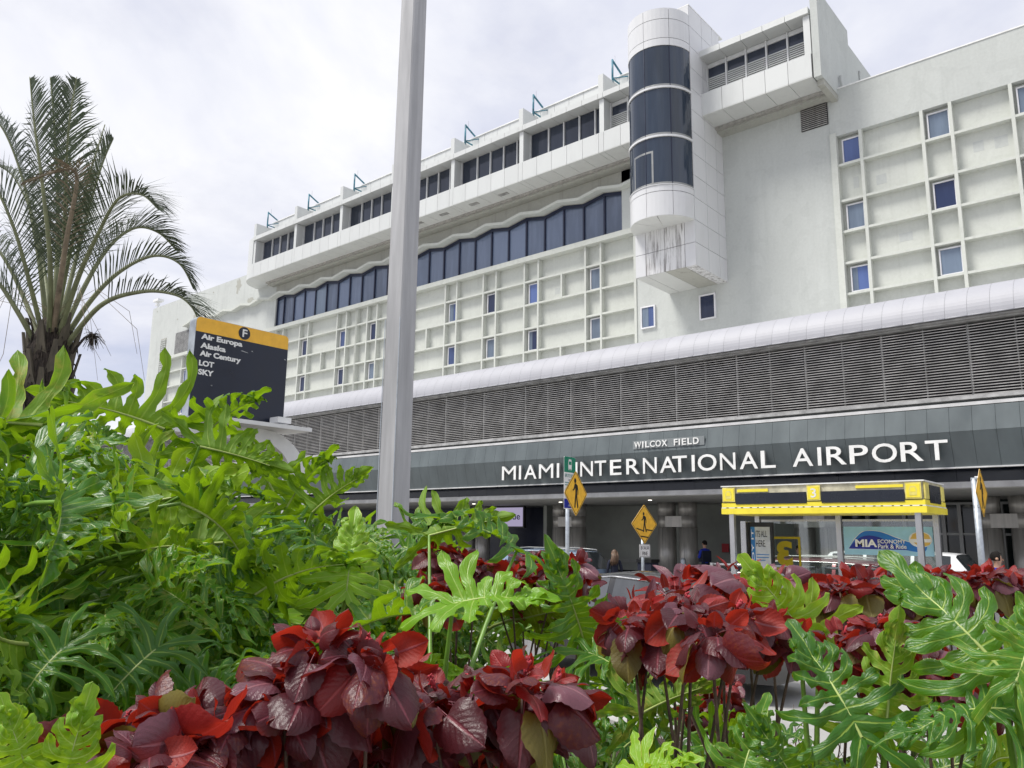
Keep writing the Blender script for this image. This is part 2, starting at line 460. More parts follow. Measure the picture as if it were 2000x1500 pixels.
# ================================================================== ground
gm = MB().box((-400, 400), (-200, 600), (-.6, 0)).mesh('ground', 'pale_concrete')
tag(link('ground', gm), kind='structure')
def sheet(name, mat, x, y, z0, z1):
    return tag(B(name, None, mat, x, y, (z0, z1)), kind='structure')
sheet('road', 'asphalt', (-90, 60), (17.4, 23.3), .004, .008)
sheet('kerb', 'kerb_concrete', (-90, 60), (23.3, 23.48), 0, .15)
sheet('pavement', 'pale_concrete', (-90, 60), (23.48, 33.2), 0, .146)
sheet('traffic_island', 'pale_concrete', (-16.5, 4), (14.3, 17.2), 0, .15)
for x in range(-60, 20, 6):
    B('lane_marking', None, 'road_paint', (x, x + 3), (20.0, 20.12), (.010, .014))['kind'] = 'structure'
sheet('edge_line', 'road_paint_yellow', (-60, 40), (13.9, 14.02), .004, .008)

# ================================================================== hotel block
HB = empty('hotel_building', (-40, 33, 0))
tag(HB, 'tall pale concrete block with ribbed grid walls, rooftop storey and lift tower', 'building')
WF = 33.0
B('wall', HB, 'grey_render', (-74.2, 9), (33.62, 47), (0, 21.0))                      # mass behind
B('wall', HB, 'grey_render', (-20.40, -10.60), (WF, 33.6), (7.0, 21.2))               # blank bay
B('wall', HB, 'grey_render', (-10.596, 9), (WF, 33.6), (19.06, 21.2))
B('wall', HB, 'cream_render', (-10.596, 9), (33.32, 33.6), (7.0, 19.055))
B('wall', HB, 'cream_render', (-69.6, -20.404), (33.32, 33.6), (7.0, 17.17))
B('wall', HB, 'wing_render', (-72.8, -69.604), (WF, 33.6), (7.0, 22.6))
B('wall', HB, 'wing_render', (-69.6, -52.56), (WF, 33.6), (17.46, 22.6))
B('wall', HB, 'wing_render', (-21.2, -20.404), (WF, 33.6), (17.46, 21.0))
# rounded far corner
arc = [(-72.8 - 1.8 * math.sin(a), 34.8 - 1.8 * math.cos(a)) for a in [i * math.pi / 16 for i in range(9)]]
MB().prism(arc + [(-74.6, 47), (-72.8, 47)], 'XY', 7.0, 22.6).build('corner_wall', 'wing_render', HB, smooth=False)
B('parapet_cap', HB, 'white_paint', (-10.4, 9), (32.97, 33.5), (21.2, 21.25))
B('wall', HB, 'wing_render', (-72.8, -55.4), (33.6, 47), (21.0, 22.6))
# wall above the zigzag
ZP = [(-21.04 - 1.33 * i, 19.66 if i % 2 == 0 else 19.90) for i in range(35)]        # zigzag line
k24 = [p for p in ZP if p[0] > -52.6]
poly = [(-18.5, 21.3), (-18.5, 19.90), (-19.71, 19.90)] + k24 + [(-52.6, 19.80), (-52.6, 21.3)]
MB().prism(poly, 'XZ', WF, 33.6).build('zigzag_wall', 'beam_concrete', HB)
lip = MB()
lp = [(-18.6, 20.02), (-19.71, 19.90)] + ZP
for (xa, za), (xb, zb) in zip(lp, lp[1:]):
    lip.add([(xa, 32.55, za), (xb, 32.55, zb), (xb, 33.04, zb), (xa, 33.04, za), (xa, 32.55, za + .16), (xb, 32.55, zb + .16), (xb, 33.04, zb + .22), (xa, 33.04, za + .22)],
            [(0, 1, 5, 4), (0, 3, 2, 1), (4, 5, 6, 7), (0, 4, 7, 3), (1, 2, 6, 5)])
lip.build('zigzag_canopy', 'cream_render', HB)
B('sill_ledge', HB, 'cream_render', (-69.7, -20.3), (32.84, 33.5), (17.172, 17.455))
# band of tall windows below the zigzag
MX = [-21.23, -22.37] + [-23.7 - 1.33 * i for i in range(22)] + [-52.5]
bw = empty('band_window', (-37, 33.2, 17.5), parent=HB)
fr = MB()
for x in MX: fr.box((x - .045, x + .045), (33.10, 33.30), (17.46, 19.93))
fr.box((-52.5, -21.23), (33.12, 33.30), (17.457, 17.50))
hd = [p for p in ZP if p[0] > -52.5]
for (xa, za), (xb, zb) in zip(hd, hd[1:] + [(-52.55, 19.80)]):
    fr.add([(xa, 33.11, za - .20), (xb, 33.11, zb - .20), (xb, 33.11, zb), (xa, 33.11, za)], [(0, 1, 2, 3)])
fr.build('frame', 'navy_frame', bw)
for i, (a, b) in enumerate(zip(MX, MX[1:])):
    zt = lambda x: (19.46 + .24 * (1 - abs(((x + 22.37) / 1.33 + 100) % 2 - 1) * 1) if True else 0)
    def ztop(x):
        t = ((-21.04 - x) / 1.33) % 2
        return 19.50 + .24 * (t if t <= 1 else 2 - t)
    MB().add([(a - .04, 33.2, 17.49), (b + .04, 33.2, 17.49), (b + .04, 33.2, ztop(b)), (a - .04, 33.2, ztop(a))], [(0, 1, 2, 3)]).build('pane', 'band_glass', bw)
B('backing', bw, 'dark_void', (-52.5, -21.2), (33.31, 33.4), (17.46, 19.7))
B('light_blind_pane', bw, 'room_glass_grey', (MX[19] - .05, MX[20] + .05), (33.190, 33.197), (17.5, 19.45))

# rib grids
RW = .052
def vrib(x, z0, z1, w=RW, mat='cream_render'): return B('vertical_rib', HB, mat, (x - w, x + w), (WF, 33.32), (z0, z1))
rows_l = [17.17, 16.02, 14.67, 13.32, 12.0, 10.66, 9.3]
narrow = [(-23.53, -22.55), (-27.71, -26.71), (-30.85, -29.84), (-34.01, -33.02), (-38.1, -37.1), (-41.44, -40.44), (-44.72, -43.69), (-49.17, -48.12), (-52.27, -51.32), (-55.5, -54.5), (-59.6, -58.6), (-62.9, -61.9), (-66.68, -65.7)]
def hribs(x0, x1, zs, stops):
    xs = sorted([x0] + stops + [x1])
    for z in zs:
        B('horizontal_rib', HB, 'cream_render', (x0, x1), (WF + .012, 33.32), (z - .05, z + .05))
hribs(-69.6, -20.4, rows_l[1:], [])
for a, b in narrow:
    vrib(a, 9, 17.17); vrib(b, 9, 17.17)
B('vertical_rib', HB, 'cream_render', (-20.52, -20.38), (32.95, 33.32), (8, 17.17))
B('vertical_rib', HB, 'cream_render', (-69.75, -69.5), (32.95, 33.32), (8, 17.17))
B('vertical_rib', HB, 'cream_render', (-42.64, -42.60), (WF - .01, 33.32), (8, 17.17)); B('vertical_rib', HB, 'cream_render', (-42.54, -42.50), (WF - .01, 33.32), (8, 17.17))
for x, z0, z1 in [(-25.1, 14.67, 16.02), (-25.15, 10.66, 12.0), (-35.6, 13.32, 14.67), (-46.4, 13.32, 14.67), (-57.0, 14.67, 16.02), (-64.3, 13.32, 14.67)]: vrib(x, z0, z1)
rows_r = [17.72, 16.10, 14.73, 13.36, 12.03, 10.7, 9.4]
hribs(-10.34, 9, rows_r, [])
for x in (-9.37, -7.01, -5.97, -3.92, -2.9, -.6, .45, 2.6, 3.65, 6.0, 7.0): vrib(x, 8, 19.06, .062)
B('vertical_rib', HB, 'cream_render', (-10.60, -10.34), (32.93, 33.32), (8, 19.2))

def window(x0, x1, z0, z1, gl, yf=33.16, fw=.05):
    f = MB()
    f.box((x0, x0 + fw), (yf, yf + .14), (z0, z1)).box((x1 - fw, x1), (yf, yf + .14), (z0, z1))
    f.box((x0 + fw, x1 - fw), (yf, yf + .14), (z0, z0 + fw)).box((x0 + fw, x1 - fw), (yf, yf + .14), (z1 - fw, z1))
    w = f.build('window', 'window_frame_white', HB)
    B('pane', w, gl, (x0 + fw, x1 - fw), (yf + .05, yf + .08), (z0 + fw, z1 - fw))
    if random.random() < .3:
        B('blind', w, 'room_glass_grey', (x0 + fw, x0 + fw + (x1 - x0) * random.uniform(.25, .45)), (yf + .040, yf + .046), (z0 + fw, z1 - fw))
    return w
gls = ['room_glass_blue', 'room_glass_grey', 'room_glass_dark']
random.seed(3)
for (a, b) in narrow:
    for zt, zb in ((rows_l[1], rows_l[2]), (rows_l[3], rows_l[4]), (rows_l[5], rows_l[6])):
        window(a + .22, b - .08, zb + .07, zt - .12, random.choice(['room_glass_blue', 'room_glass_grey', 'room_glass_blue', 'room_glass_dark']))
gr = {(0, 0): 0, (0, 2): 1, (0, 4): 0, (1, 0): 1, (1, 2): 2, (1, 4): 1, (2, 0): 1, (2, 2): 0, (2, 4): 2, (3, 0): 0, (3, 2): 1, (4, 2): 0, (4, 4): 1}
rt = [19.06] + rows_r
for (c, r), gi in gr.items():
    a, b = [(-10.34, -9.37), (-7.01, -5.97), (-3.92, -2.9), (-.6, .45), (2.6, 3.65)][c]
    window(a + .16, b - .07, rt[r + 1] + .08, rt[r] - .16, gls[gi])
window(-20.13, -19.33, 12.08, 13.20, 'room_glass_blue', 32.90, .065)
window(-16.97, -16.15, 12.0, 13.20, 'room_glass_dark', 32.90, .065)
for px, pz, w, h in ((-8.75, 16.75, .40, .42), (-5.18, 17.05, .36, .42), (-4.42, 17.0, .44, .46), (-9.75, 16.9, .22, .5), (-8.0, 14.05, .5, .35), (-30.2, 12.4, .4, .3), (-25.5, 15.2, .5, .35)):
    B('repair_patch', HB, 'grey_render', (px - w / 2, px + w / 2), (33.316, 33.33), (pz - h / 2, pz + h / 2))
for k_, (cx_, cz_, w_, h_) in enumerate(((-58.2, 21.9, .9, 1.5), (-64.6, 21.2, .8, .9), (-65.0, 20.4, 1.0, .6), (-56.2, 20.35, 1.3, .5), (-62.2, 22.1, .3, .2), (-72.3, 22.2, .25, .2), (-68.2, 20.75, .35, .2))):
    rq = random.Random(k_); n_ = 22
    pq = [(cx_ + w_ * .5 * math.cos(6.283 * t / n_) * rq.uniform(.35, 1.1), cz_ + h_ * .5 * math.sin(6.283 * t / n_) * rq.uniform(.35, 1.1)) for t in range(n_)]
    bmq = bmesh.new(); vq = [bmq.verts.new((x_ - cx_, 0, z_ - cz_)) for x_, z_ in pq]; bmq.faces.new(vq)
    meq = bpy.data.meshes.new('peeling_patch'); bmq.to_mesh(meq); bmq.free()
    link('peeling_patch', meq, HB, (cx_, 32.996, cz_), 'beam_concrete')
# grille under the roof storey, wing louvre and block screen
v = B('vent_grille', HB, 'dark_void', (-11.78, -10.62), (32.95, 33.0), (19.73, 20.92))
for i in range(13): B('slat', v, 'column_clad', (-11.76, -10.64), (32.90, 32.96), (19.75 + i * .09, 19.775 + i * .09))
v = B('wing_louvre', HB, 'dark_void', (-68.1, -65.3), (32.95, 33.0), (17.5, 19.45))
for i in range(22): B('slat', v, 'louver_frame', (-68.1, -65.3), (32.90, 32.97), (17.53 + i * .088, 17.575 + i * .088))
v = B('block_screen', HB, 'beam_concrete', (-70.9, -69.9), (32.97, 33.0), (15.2, 19.3))
blk = MB()
for r in range(20):
    for c in range(4): blk.box((-70.88 + c * .25, -70.74 + c * .25), (32.90, 32.98), (15.24 + r * .2, 15.36 + r * .2))
tag(blk.build('screen_blocks', 'wing_render', v), kind='stuff')
cm = MB().tube([(-73.6, 33.6, 22.6), (-73.6, 33.6, 23.5)], .05).box((-74.1, -73.1), (33.3, 33.9), (23.5, 23.72)).box((-73.75, -73.45), (33.4, 33.7), (23.1, 23.3))
cm.build('roof_camera', 'white_paint', HB)

# ------------------------------------------------------------------ roof storey
PH = B('penthouse', HB, 'joint_dark', (-53.2, -10.45), (31.86, 45), (21.06, 24.15))
COLX = [-21.08 - 5.3 * i for i in range(7)]          # -21.08 ... -52.88
mods = []
for c in COLX:
    mods.append((c - .15, c + .15))
    if c != COLX[-1]:
        for k in range(5): mods.append((c - .15 - (k + 1) * 1.0, c - .15 - k * 1.0))
mods += [(-20.93 + k * 1.0, -19.93 + k * 1.0) for k in range(2)] + [(-18.93, -18.55)]
mods += [(-15.55 + k * 1.01, -14.54 + k * 1.01) for k in range(5)]
g = .009
for a, b in mods:
    B('panel', PH, 'penthouse_panel', (a + g, b - g), (30.98, 31.04), (21.015, 22.06))
    B('soffit_panel', PH, 'soffit_panel', (a + g, b - g), (30.985, 32.45), (20.975, 21.012))
    B('cornice_panel', PH, 'penthouse_panel', (a + g, b - g), (30.93, 31.85), (23.92, 24.21))
    if a < -18 and a > -53.1:
        B('parapet_panel', PH, 'penthouse_panel', (a + g, b - g), (32.52, 32.6), (24.24, 25.78))
for x0, x1 in ((-53.0, -18.5), (-15.55, -10.46)):
    B('sill_backing', PH, 'joint_dark', (x0, x1), (31.045, 31.80), (21.02, 22.05))
    B('soffit_beam', PH, 'beam_concrete', (x0, x1), (32.45, 33.02), (20.74, 20.97))
    B('soffit_gutter', PH, 'column_clad', (x0, x1), (32.28, 32.44), (20.84, 20.965))
B('parapet_cap', PH, 'white_paint', (-53, -18.5), (32.46, 32.75), (25.79, 25.85))
B('parapet_backing', PH, 'joint_dark', (-53, -18.5), (32.61, 33.4), (24.2, 25.78))
B('roof', PH, 'penthouse_panel', (-53.2, -10.5), (31.86, 45), (24.16, 24.2))
for c in COLX:
    B('column', PH, 'penthouse_panel', (c - .14, c + .14), (31.05, 31.84), (22.07, 23.90))
    B('fin', PH, 'penthouse_panel', (c - .15, c + .15), (30.98, 32.5), (24.215, 25.26))
B('column', PH, 'penthouse_panel', (-10.78, -10.5), (31.05, 31.84), (22.07, 23.90))
for c in COLX[:-1]:
    xs = [c - .15 - t for t in (0, .66, 1.67, 2.69, 3.72, 5.0)]
    for a, b in zip(xs, xs[1:]):
        B('pane', PH, 'penthouse_glass', (b + .04, a - .04), (31.72, 31.76), (22.1, 23.90))
        B('mullion', PH, 'mullion_white', (b - .035, b + .035), (31.62, 31.80), (22.07, 23.90))
def shutter_bay(a, b):
    B('pane', PH, 'penthouse_glass', (a + .05, b - .05), (31.74, 31.77), (23.2, 23.68))
    B('transom', PH, 'mullion_white', (a + .04, b - .04), (31.70, 31.80), (23.69, 23.9))
    B('mullion', PH, 'mullion_white', (a - .035, a + .035), (31.62, 31.80), (22.07, 23.90))
    B('shutter_back', PH, 'dark_void', (a + .04, b - .04), (31.75, 31.80), (22.07, 23.2))
    for i in range(11):
        B('shutter_slat', PH, 'penthouse_panel', (a + .04, b - .04), (31.67, 31.72), (22.09 + i * .102, 22.14 + i * .102))
for k in range(5): shutter_bay(-15.55 + .96 * k, -14.59 + .96 * k)
shutter_bay(-20.92, -19.9); shutter_bay(-19.9, -18.7)
# curved far end
for nm, z0, z1, mt_, r0 in (('curved_end', 21.0, 24.21, 'penthouse_panel', 2.1),):
    a_ = [(-53.03 - r0 * math.sin(t) * 1.05, 33.1 - r0 * math.cos(t)) for t in [i * math.pi / 2 / 10 for i in range(11)]]
    MB().prism([(-53.03, 33.3)] + a_ + [(-55.23, 33.3)], 'XY', z0, z1).build(nm, mt_, PH)
MB().prism([(31.0, 20.92), (31.0, 25.02), (34.9, 25.02), (34.9, 24.3), (38.2, 24.3), (38.2, 20.92)], 'YZ', -10.44, -10.14).build('end_wall', 'grey_render', PH)
B('end_beam', PH, 'beam_concrete', (-10.42, -10.16), (31.3, 33.9), (20.66, 20.915))
MB().tube([(-10.05, 33.2, 21.9), (-10.02, 33.2, 21.35), (-10.02, 33.7, 21.0), (-10.02, 33.95, 20.75)], .06).tube([(-10.1, 36.2, 22.0), (-10.1, 36.2, 23.6)], .04).build('drain_pipe', 'grey_render', PH, smooth=True)
for x, y in ((-28.17, 31.66), (-30.39, 31.60), (-32.83, 31.56), (-35.06, 31.58)):
    B('soffit_vent', PH, 'column_clad', (x - .32, x + .32), (y - .14, y + .14), (20.955, 20.973))
    for k in range(4): B('vent_slat', PH, 'louver_frame', (x - .3, x + .3), (y - .12 + k * .065, y - .085 + k * .065), (20.945, 20.954))
for c in COLX:
    t = MB(); y0 = 31.9; zb, zt = 25.42, 26.50
    t.tube([(c + .12, y0, 25.2), (c + .12, y0, zt)], .055).tube([(c + .12, y0, zt - .04), (c + .12, y0 + 2.1, zb + .10)], .055)
    t.tube([(c + .12, y0, zb), (c + .12, y0 + 1.9, zb)], .045).tube([(c + .12, y0, zb + .02), (c + .9, y0 + .9, zb + .30)], .03)
    t.build('davit_frame', 'teal_paint', PH, smooth=True)
    MB().tube([(c + .12, y0 + .25, zt - .1), (c + .12, y0 + .25, zt + .34)], .012, 5).build('lightning_rod', 'stainless', PH)
pp = MB()
for c in COLX[:-1]:
    for k in range(5):
        x = c - .6 - k
        pp.tube([(x, 32.5, 24.55), (x - .05, 32.2, 24.60), (x - .1, 31.7, 24.35), (x - .1, 31.5, 24.22)], .03, 6)
    pp.tube([(c - .2, 31.45, 24.26), (c - 5.1, 31.45, 24.26)], .025, 6)
pp.build('roof_conduit', 'white_paint', PH, smooth=True)

# ------------------------------------------------------------------ lift tower
LT = B('lift_tower', HB, 'joint_dark', (-18.50, -15.58), (30.03, 33.0), (13.64, 26.06))
zr = [13.6 + 1.0417 * i for i in range(13)]
g = .011
for i, (z0, z1) in enumerate(zip(zr, zr[1:])):
    for y0, y1 in ((30.0, 31.2), (31.2, 32.27), (32.27, 33.0)):
        B('panel', LT, 'tower_panel', (-15.578, -15.54), (y0 + g, y1 - g), (z0 + g, z1 - g))
    B('panel', LT, 'tower_panel', (-18.56, -18.502), (30 + g, 33 - g), (z0 + g, z1 - g))
    if i < 2 or i > 10:
        for x0, x1 in ((-18.56, -18.02), (-18.02, -17.04), (-17.04, -16.05), (-16.05, -15.54)):
            B('panel', LT, 'tower_panel_stained' if i < 2 and -18.3 < x1 - .5 < -16.2 else 'tower_panel', (x0 + g, x1 - g), (29.98, 30.025), (z0 + g, z1 - g))
for x0, x1, mt_ in ((-18.56, -18.02, 'soffit_panel'), (-18.02, -17.04, 'soffit_panel'), (-17.04, -16.05, 'beam_concrete'), (-16.05, -15.54, 'tower_panel_stained')):
    B('base_panel', LT, mt_, (x0 + g, x1 - g), (30.0 + g, 32.99), (13.598, 13.635))
B('tower_cap', LT, 'white_paint', (-18.56, -15.53), (29.98, 33.4), (26.10, 26.15))
CX, CY, CR = -17.05, 30.0, 1.50
def ring(r0, r1, a0, a1, z0, z1, n=6):
    vs = []
    for k in range(n + 1):
        a = R(a0 + (a1 - a0) * k / n); s_, c_ = math.sin(a), math.cos(a)
        vs += [(CX + r1 * s_, CY - r1 * c_, z0), (CX + r1 * s_, CY - r1 * c_, z1), (CX + r0 * s_, CY - r0 * c_, z1), (CX + r0 * s_, CY - r0 * c_, z0)]
    f = []
    for k in range(n):
        a, b = k * 4, k * 4 + 4
        f += [(a, b, b + 1, a + 1), (a + 1, b + 1, b + 2, a + 2), (a + 3, a + 2, b + 2, b + 3), (a, a + 3, b + 3, b)]
    f += [(0, 1, 2, 3), (n * 4 + 3, n * 4 + 2, n * 4 + 1, n * 4)]
    return MB().add(vs, f)
MB().prism([(CX + 1.44 * math.sin(R(t)), CY + .02 - 1.44 * math.cos(R(t))) for t in range(-90, 91, 10)], 'XY', 15.70, 25.56).build('lift_core', 'joint_dark', LT)
seg = [(-90, -45), (-45, 0), (0, 45), (45, 90)]
for z0, z1, mt_ in ((15.66, 16.76, 'tower_panel'), (16.78, 17.05, 'tower_panel'), (23.72, 24.07, 'tower_panel'), (24.09, 25.02, 'tower_panel'), (25.04, 25.58, 'tower_panel')):
    for a0, a1 in seg: ring(1.445, CR, a0 + .35, a1 - .35, z0 + .004, z1 - .004).build('curved_panel', mt_, LT, smooth=False)
for z0, z1 in ((17.09, 19.29), (19.41, 21.62), (21.74, 23.70)):
    for a0, a1 in seg: ring(1.445, 1.475, a0 + .9, a1 - .9, z0, z1, 8).build('curved_pane', 'lift_glass', LT, smooth=False)
    ring(1.45, 1.482, -90, 90, z0, z0 + .10, 20).build('glazing_rail', 'door_frame', LT)
for z in (19.30, 21.63): ring(1.44, 1.53, -90, 90, z + .004, z + .096, 24).build('glass_band', 'tower_panel', LT)
ring(1.44, 1.53, -90, 90, 17.055, 17.085, 24).build('glass_band', 'tower_panel', LT)
for a in (-45, 0, 45): ring(1.44, 1.49, a - .6, a + .6, 17.1, 23.70, 1).build('glazing_bar', 'navy_frame', LT)
fa = MB()
for a in (-26, 12): 
    q = ring(1.476, 1.481, a - 1.6, a + 1.6, 17.18, 18.6, 1); fa.add(q.v, q.f)
q = ring(1.476, 1.481, -27.6, 13.6, 18.6, 18.69, 6); fa.add(q.v, q.f)
q = ring(1.476, 1.481, -66, -63.5, 17.18, 18.4, 1); fa.add(q.v, q.f)
q = ring(1.476, 1.481, -60, -58.5, 17.18, 18.4, 1); fa.add(q.v, q.f)
fa.build('lift_car_frame', 'door_frame', LT)
for a0, a1 in ((-90, -30), (-30, 18), (18, 90)):
    pl = [(CX, CY - .02)] + [(CX + 1.495 * math.sin(R(a0 + .5 + (a1 - a0 - 1) * t / 8)), CY - 1.495 * math.cos(R(a0 + .5 + (a1 - a0 - 1) * t / 8))) for t in range(9)]
    MB().prism(pl, 'XY', 15.645, 15.69).build('base_panel', 'soffit_panel', LT)

# ================================================================== terminal front
TB = empty('terminal_building', (-20, 24, 0))
tag(TB, 'long low terminal front with barrel eave, louvre screen and grey lettered fascia', 'building')
X0, X1 = -74.8, 7.7
nx = int((X1 - X0) / .55)
barc = [(25.0 - math.cos(R(t)), 8.12 + math.sin(R(t))) for t in range(0, 91, 6)]
bp = MB()
for (ya, za), (yb, zb) in zip(barc, barc[1:]):
    bp.add([(-.2722, ya - 24.5, za - 8.6), (.2722, ya - 24.5, za - 8.6), (.2722, yb - 24.5, zb - 8.6), (-.2722, yb - 24.5, zb - 8.6)], [(0, 1, 2, 3)])
bp.box((-.2722, .2722), (-.50, -.47), (-.52, -.481))
bpm = bp.mesh('barrel_panel', 'barrel_metal', smooth=True)
for i in range(nx):
    o = link('barrel_panel', bpm, TB, (X0 + .275 + i * .55, 24.5, 8.6))
MB().prism([(y + .006, z - .006) for y, z in barc] + [(25, 8.1)], 'YZ', X0, X1).build('barrel_core', 'joint_dark', TB)
B('roof', TB, 'slab_white', (X0, X1), (25.0, 33.0), (8.9, 9.10))
B('top_rail', TB, 'louver_frame', (X0, X1), (24.10, 24.6), (8.03, 8.085))
B('top_rail', TB, 'louver_frame', (X0, X1), (24.22, 24.62), (7.985, 8.028))
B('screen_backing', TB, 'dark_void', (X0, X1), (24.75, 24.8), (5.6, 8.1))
# louvre screen: bays of 2.27 m, 26 slats each
bays = []
x = -4.52 + 2.27 * 5
while x > X0 + 2.3:
    bays.append((x - 2.27, x)); x -= 2.27
slat = MB().add([(-1.125, -.022, -.020), (1.125, -.022, -.020), (1.125, .030, -.004), (-1.125, .030, -.004), (-1.125, -.030, .003), (1.125, -.030, .003), (1.125, .024, .014), (-1.125, .024, .014)],
                [(0, 3, 2, 1), (4, 5, 6, 7), (0, 1, 5, 4), (2, 3, 7, 6), (1, 2, 6, 5), (3, 0, 4, 7)]).mesh('louvre_slat', 'louver_alu')
far = MB()
vis = [b for b in bays if b[0] < -2][:11]
for b in bays:
    cx = (b[0] + b[1]) / 2
    for k in range(26):
        z = 5.985 + k * .0775
        if b in vis:
            o = link('louvre_slat', slat, TB, (cx, 24.42, z)); o.rotation_euler.x = R(random.uniform(-2.5, 2.5))
        else:
            far.add([(p.co.x + cx, p.co.y + 24.42, p.co.z + z) for p in slat.vertices], [tuple(f.vertices) for f in slat.polygons])
    for dx, w, nm in ((0, .028, 'louvre_post'), (1.135, .014, 'louvre_stay')):
        B(nm, TB, 'louver_frame', (b[1] - dx - w, b[1] - dx + w), (24.47, 24.55), (5.93, 8.0))
tag(far.build('far_louvre_slats', 'louver_alu', TB), kind='stuff')
B('bottom_rail', TB, 'louver_frame', (X0, X1), (24.28, 24.6), (5.85, 5.945))
B('gap_back', TB, 'fascia_grey', (X0, X1), (24.55, 24.6), (5.6, 5.85))
B('ledge', TB, 'slab_white', (X0, X1), (24.13, 24.6), (5.655, 5.745))
# fascia panels, folded: the upper row leans back, the lower row tucks in
fu = MB().add([(-.2722, .13, .345), (.2722, .13, .345), (.2722, 0, -.335), (-.2722, 0, -.335), (-.2722, .17, .345), (.2722, .17, .345), (.2722, .04, -.335), (-.2722, .04, -.335)],
              [(0, 1, 2, 3), (4, 7, 6, 5), (0, 3, 7, 4), (1, 5, 6, 2), (0, 4, 5, 1), (3, 2, 6, 7)]).mesh('fascia_panel', 'fascia_grey')
fl = MB().add([(-.2722, 0, .465), (.2722, 0, .465), (.2722, .26, -.46), (-.2722, .26, -.46), (-.2722, .04, .465), (.2722, .04, .465), (.2722, .30, -.46), (-.2722, .30, -.46)],
              [(0, 1, 2, 3), (4, 7, 6, 5), (0, 3, 7, 4), (1, 5, 6, 2), (0, 4, 5, 1), (3, 2, 6, 7)]).mesh('fascia_panel', 'fascia_grey')
x = 7.32
while x > X0 + .3:
    link('fascia_panel', fu, TB, (x, 24.0, 5.29)); link('fascia_panel', fl, TB, (x, 24.0, 4.485)); x -= .5515
MB().prism([(24.22, 5.65), (24.05, 4.95), (24.33, 4.03), (24.6, 4.03), (24.6, 5.65)], 'YZ', X0, X1).build('fascia_core', 'joint_dark', TB)
B('bottom_lip', TB, 'slab_white', (X0, X1), (24.20, 24.36), (3.985, 4.022))
x = 7.6
while x > X0 + 2:
    B('dark_band_pane', TB, 'dark_glass_band', (x - 1.59, x), (24.88, 24.92), (3.67, 4.05)); x -= 1.60
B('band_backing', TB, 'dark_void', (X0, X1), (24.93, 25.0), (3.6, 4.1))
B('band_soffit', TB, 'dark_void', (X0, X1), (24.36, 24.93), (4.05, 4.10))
B('canopy_edge', TB, 'slab_white', (X0, X1), (24.80, 25.25), (3.50, 3.662))
x = 7.6
while x > X0 + 2:
    B('soffit_plank', TB, 'soffit_grey', (x - .985, x), (25.255, 31.95), (3.505, 3.54)); x -= 1.0
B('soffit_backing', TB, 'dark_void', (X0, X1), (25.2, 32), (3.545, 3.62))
B('floor_slab', TB, 'slab_white', (X0, X1), (24.65, 33), (4.11, 4.3))
B('inner_wall', TB, 'inner_wall', (-24.0, -11.2), (32.0, 32.4), (.15, 3.5))
B('inner_wall', TB, 'inner_wall', (1.5, X1), (32.0, 32.4), (.15, 3.5))
B('dark_bay', TB, 'navy_frame', (X0, -24.02), (32.1, 32.4), (.15, 3.5))
B('bay_partition', TB, 'inner_wall', (-24.15, -23.95), (30.4, 32.05), (.15, 3.5))
B('wall_rail', TB, 'soffit_grey', (-22, -17.5), (31.9, 31.98), (.95, 1.08))
B('wall_rail', TB, 'dark_void', (-22, -11.4), (31.93, 31.99), (.15, .6))
B('red_notice', TB, 'sticker_red', (-15.75, -15.45), (31.9, 31.98), (1.5, 1.85))
dg = B('door_wall', TB, 'door_glass', (-11.2, 1.5), (32.0, 32.05), (.15, 3.5))
for x in (-11.1, -9.8, -8.5, -7.2, -6.68, -5.4, -4.1, -2.8, -1.5, -.2, 1.1): B('door_mullion', dg, 'door_frame', (x - .06, x + .06), (31.86, 32.0), (.15, 3.38))
for z in (3.38, 2.32, .22): B('door_rail', dg, 'door_frame', (-11.2, 1.5), (31.88, 31.99), (z - .04, z + .04))
for cx in (-28.1, -22.25, -16.70, -10.95, -4.95, .9):
    for s in (-.49, .49):
        p = MB().tube([(cx + s, 29.9, .15), (cx + s, 29.9, 2.47)], .375, 28).tube([(cx + s, 29.9, 2.97), (cx + s, 29.9, 3.5)], .375, 28).tube([(cx + s, 29.9, 2.46), (cx + s, 29.9, 2.98)], .36, 28)
        c = p.build('column', 'column_clad', TB)
        for f in c.data.polygons: f.use_smooth = abs(f.normal.z) < .5
        B('seam', c, 'joint_dark', (cx + s - .004, cx + s + .004), (29.518, 29.53), (.2, 2.46))
    B('column_collar', TB, 'column_clad', (cx - .52, cx + .52), (29.56, 30.24), (2.50, 2.94))
for x, y in ((-26.0, 27.5), (-21.0, 27.6), (-16.6, 27.6), (-12.0, 27.6), (-7.3, 27.6), (-2, 27.6)):
    MB().tube([(x, y, 3.488), (x, y, 3.502)], .075, 14).build('soffit_lamp', 'soffit_lamp', TB)

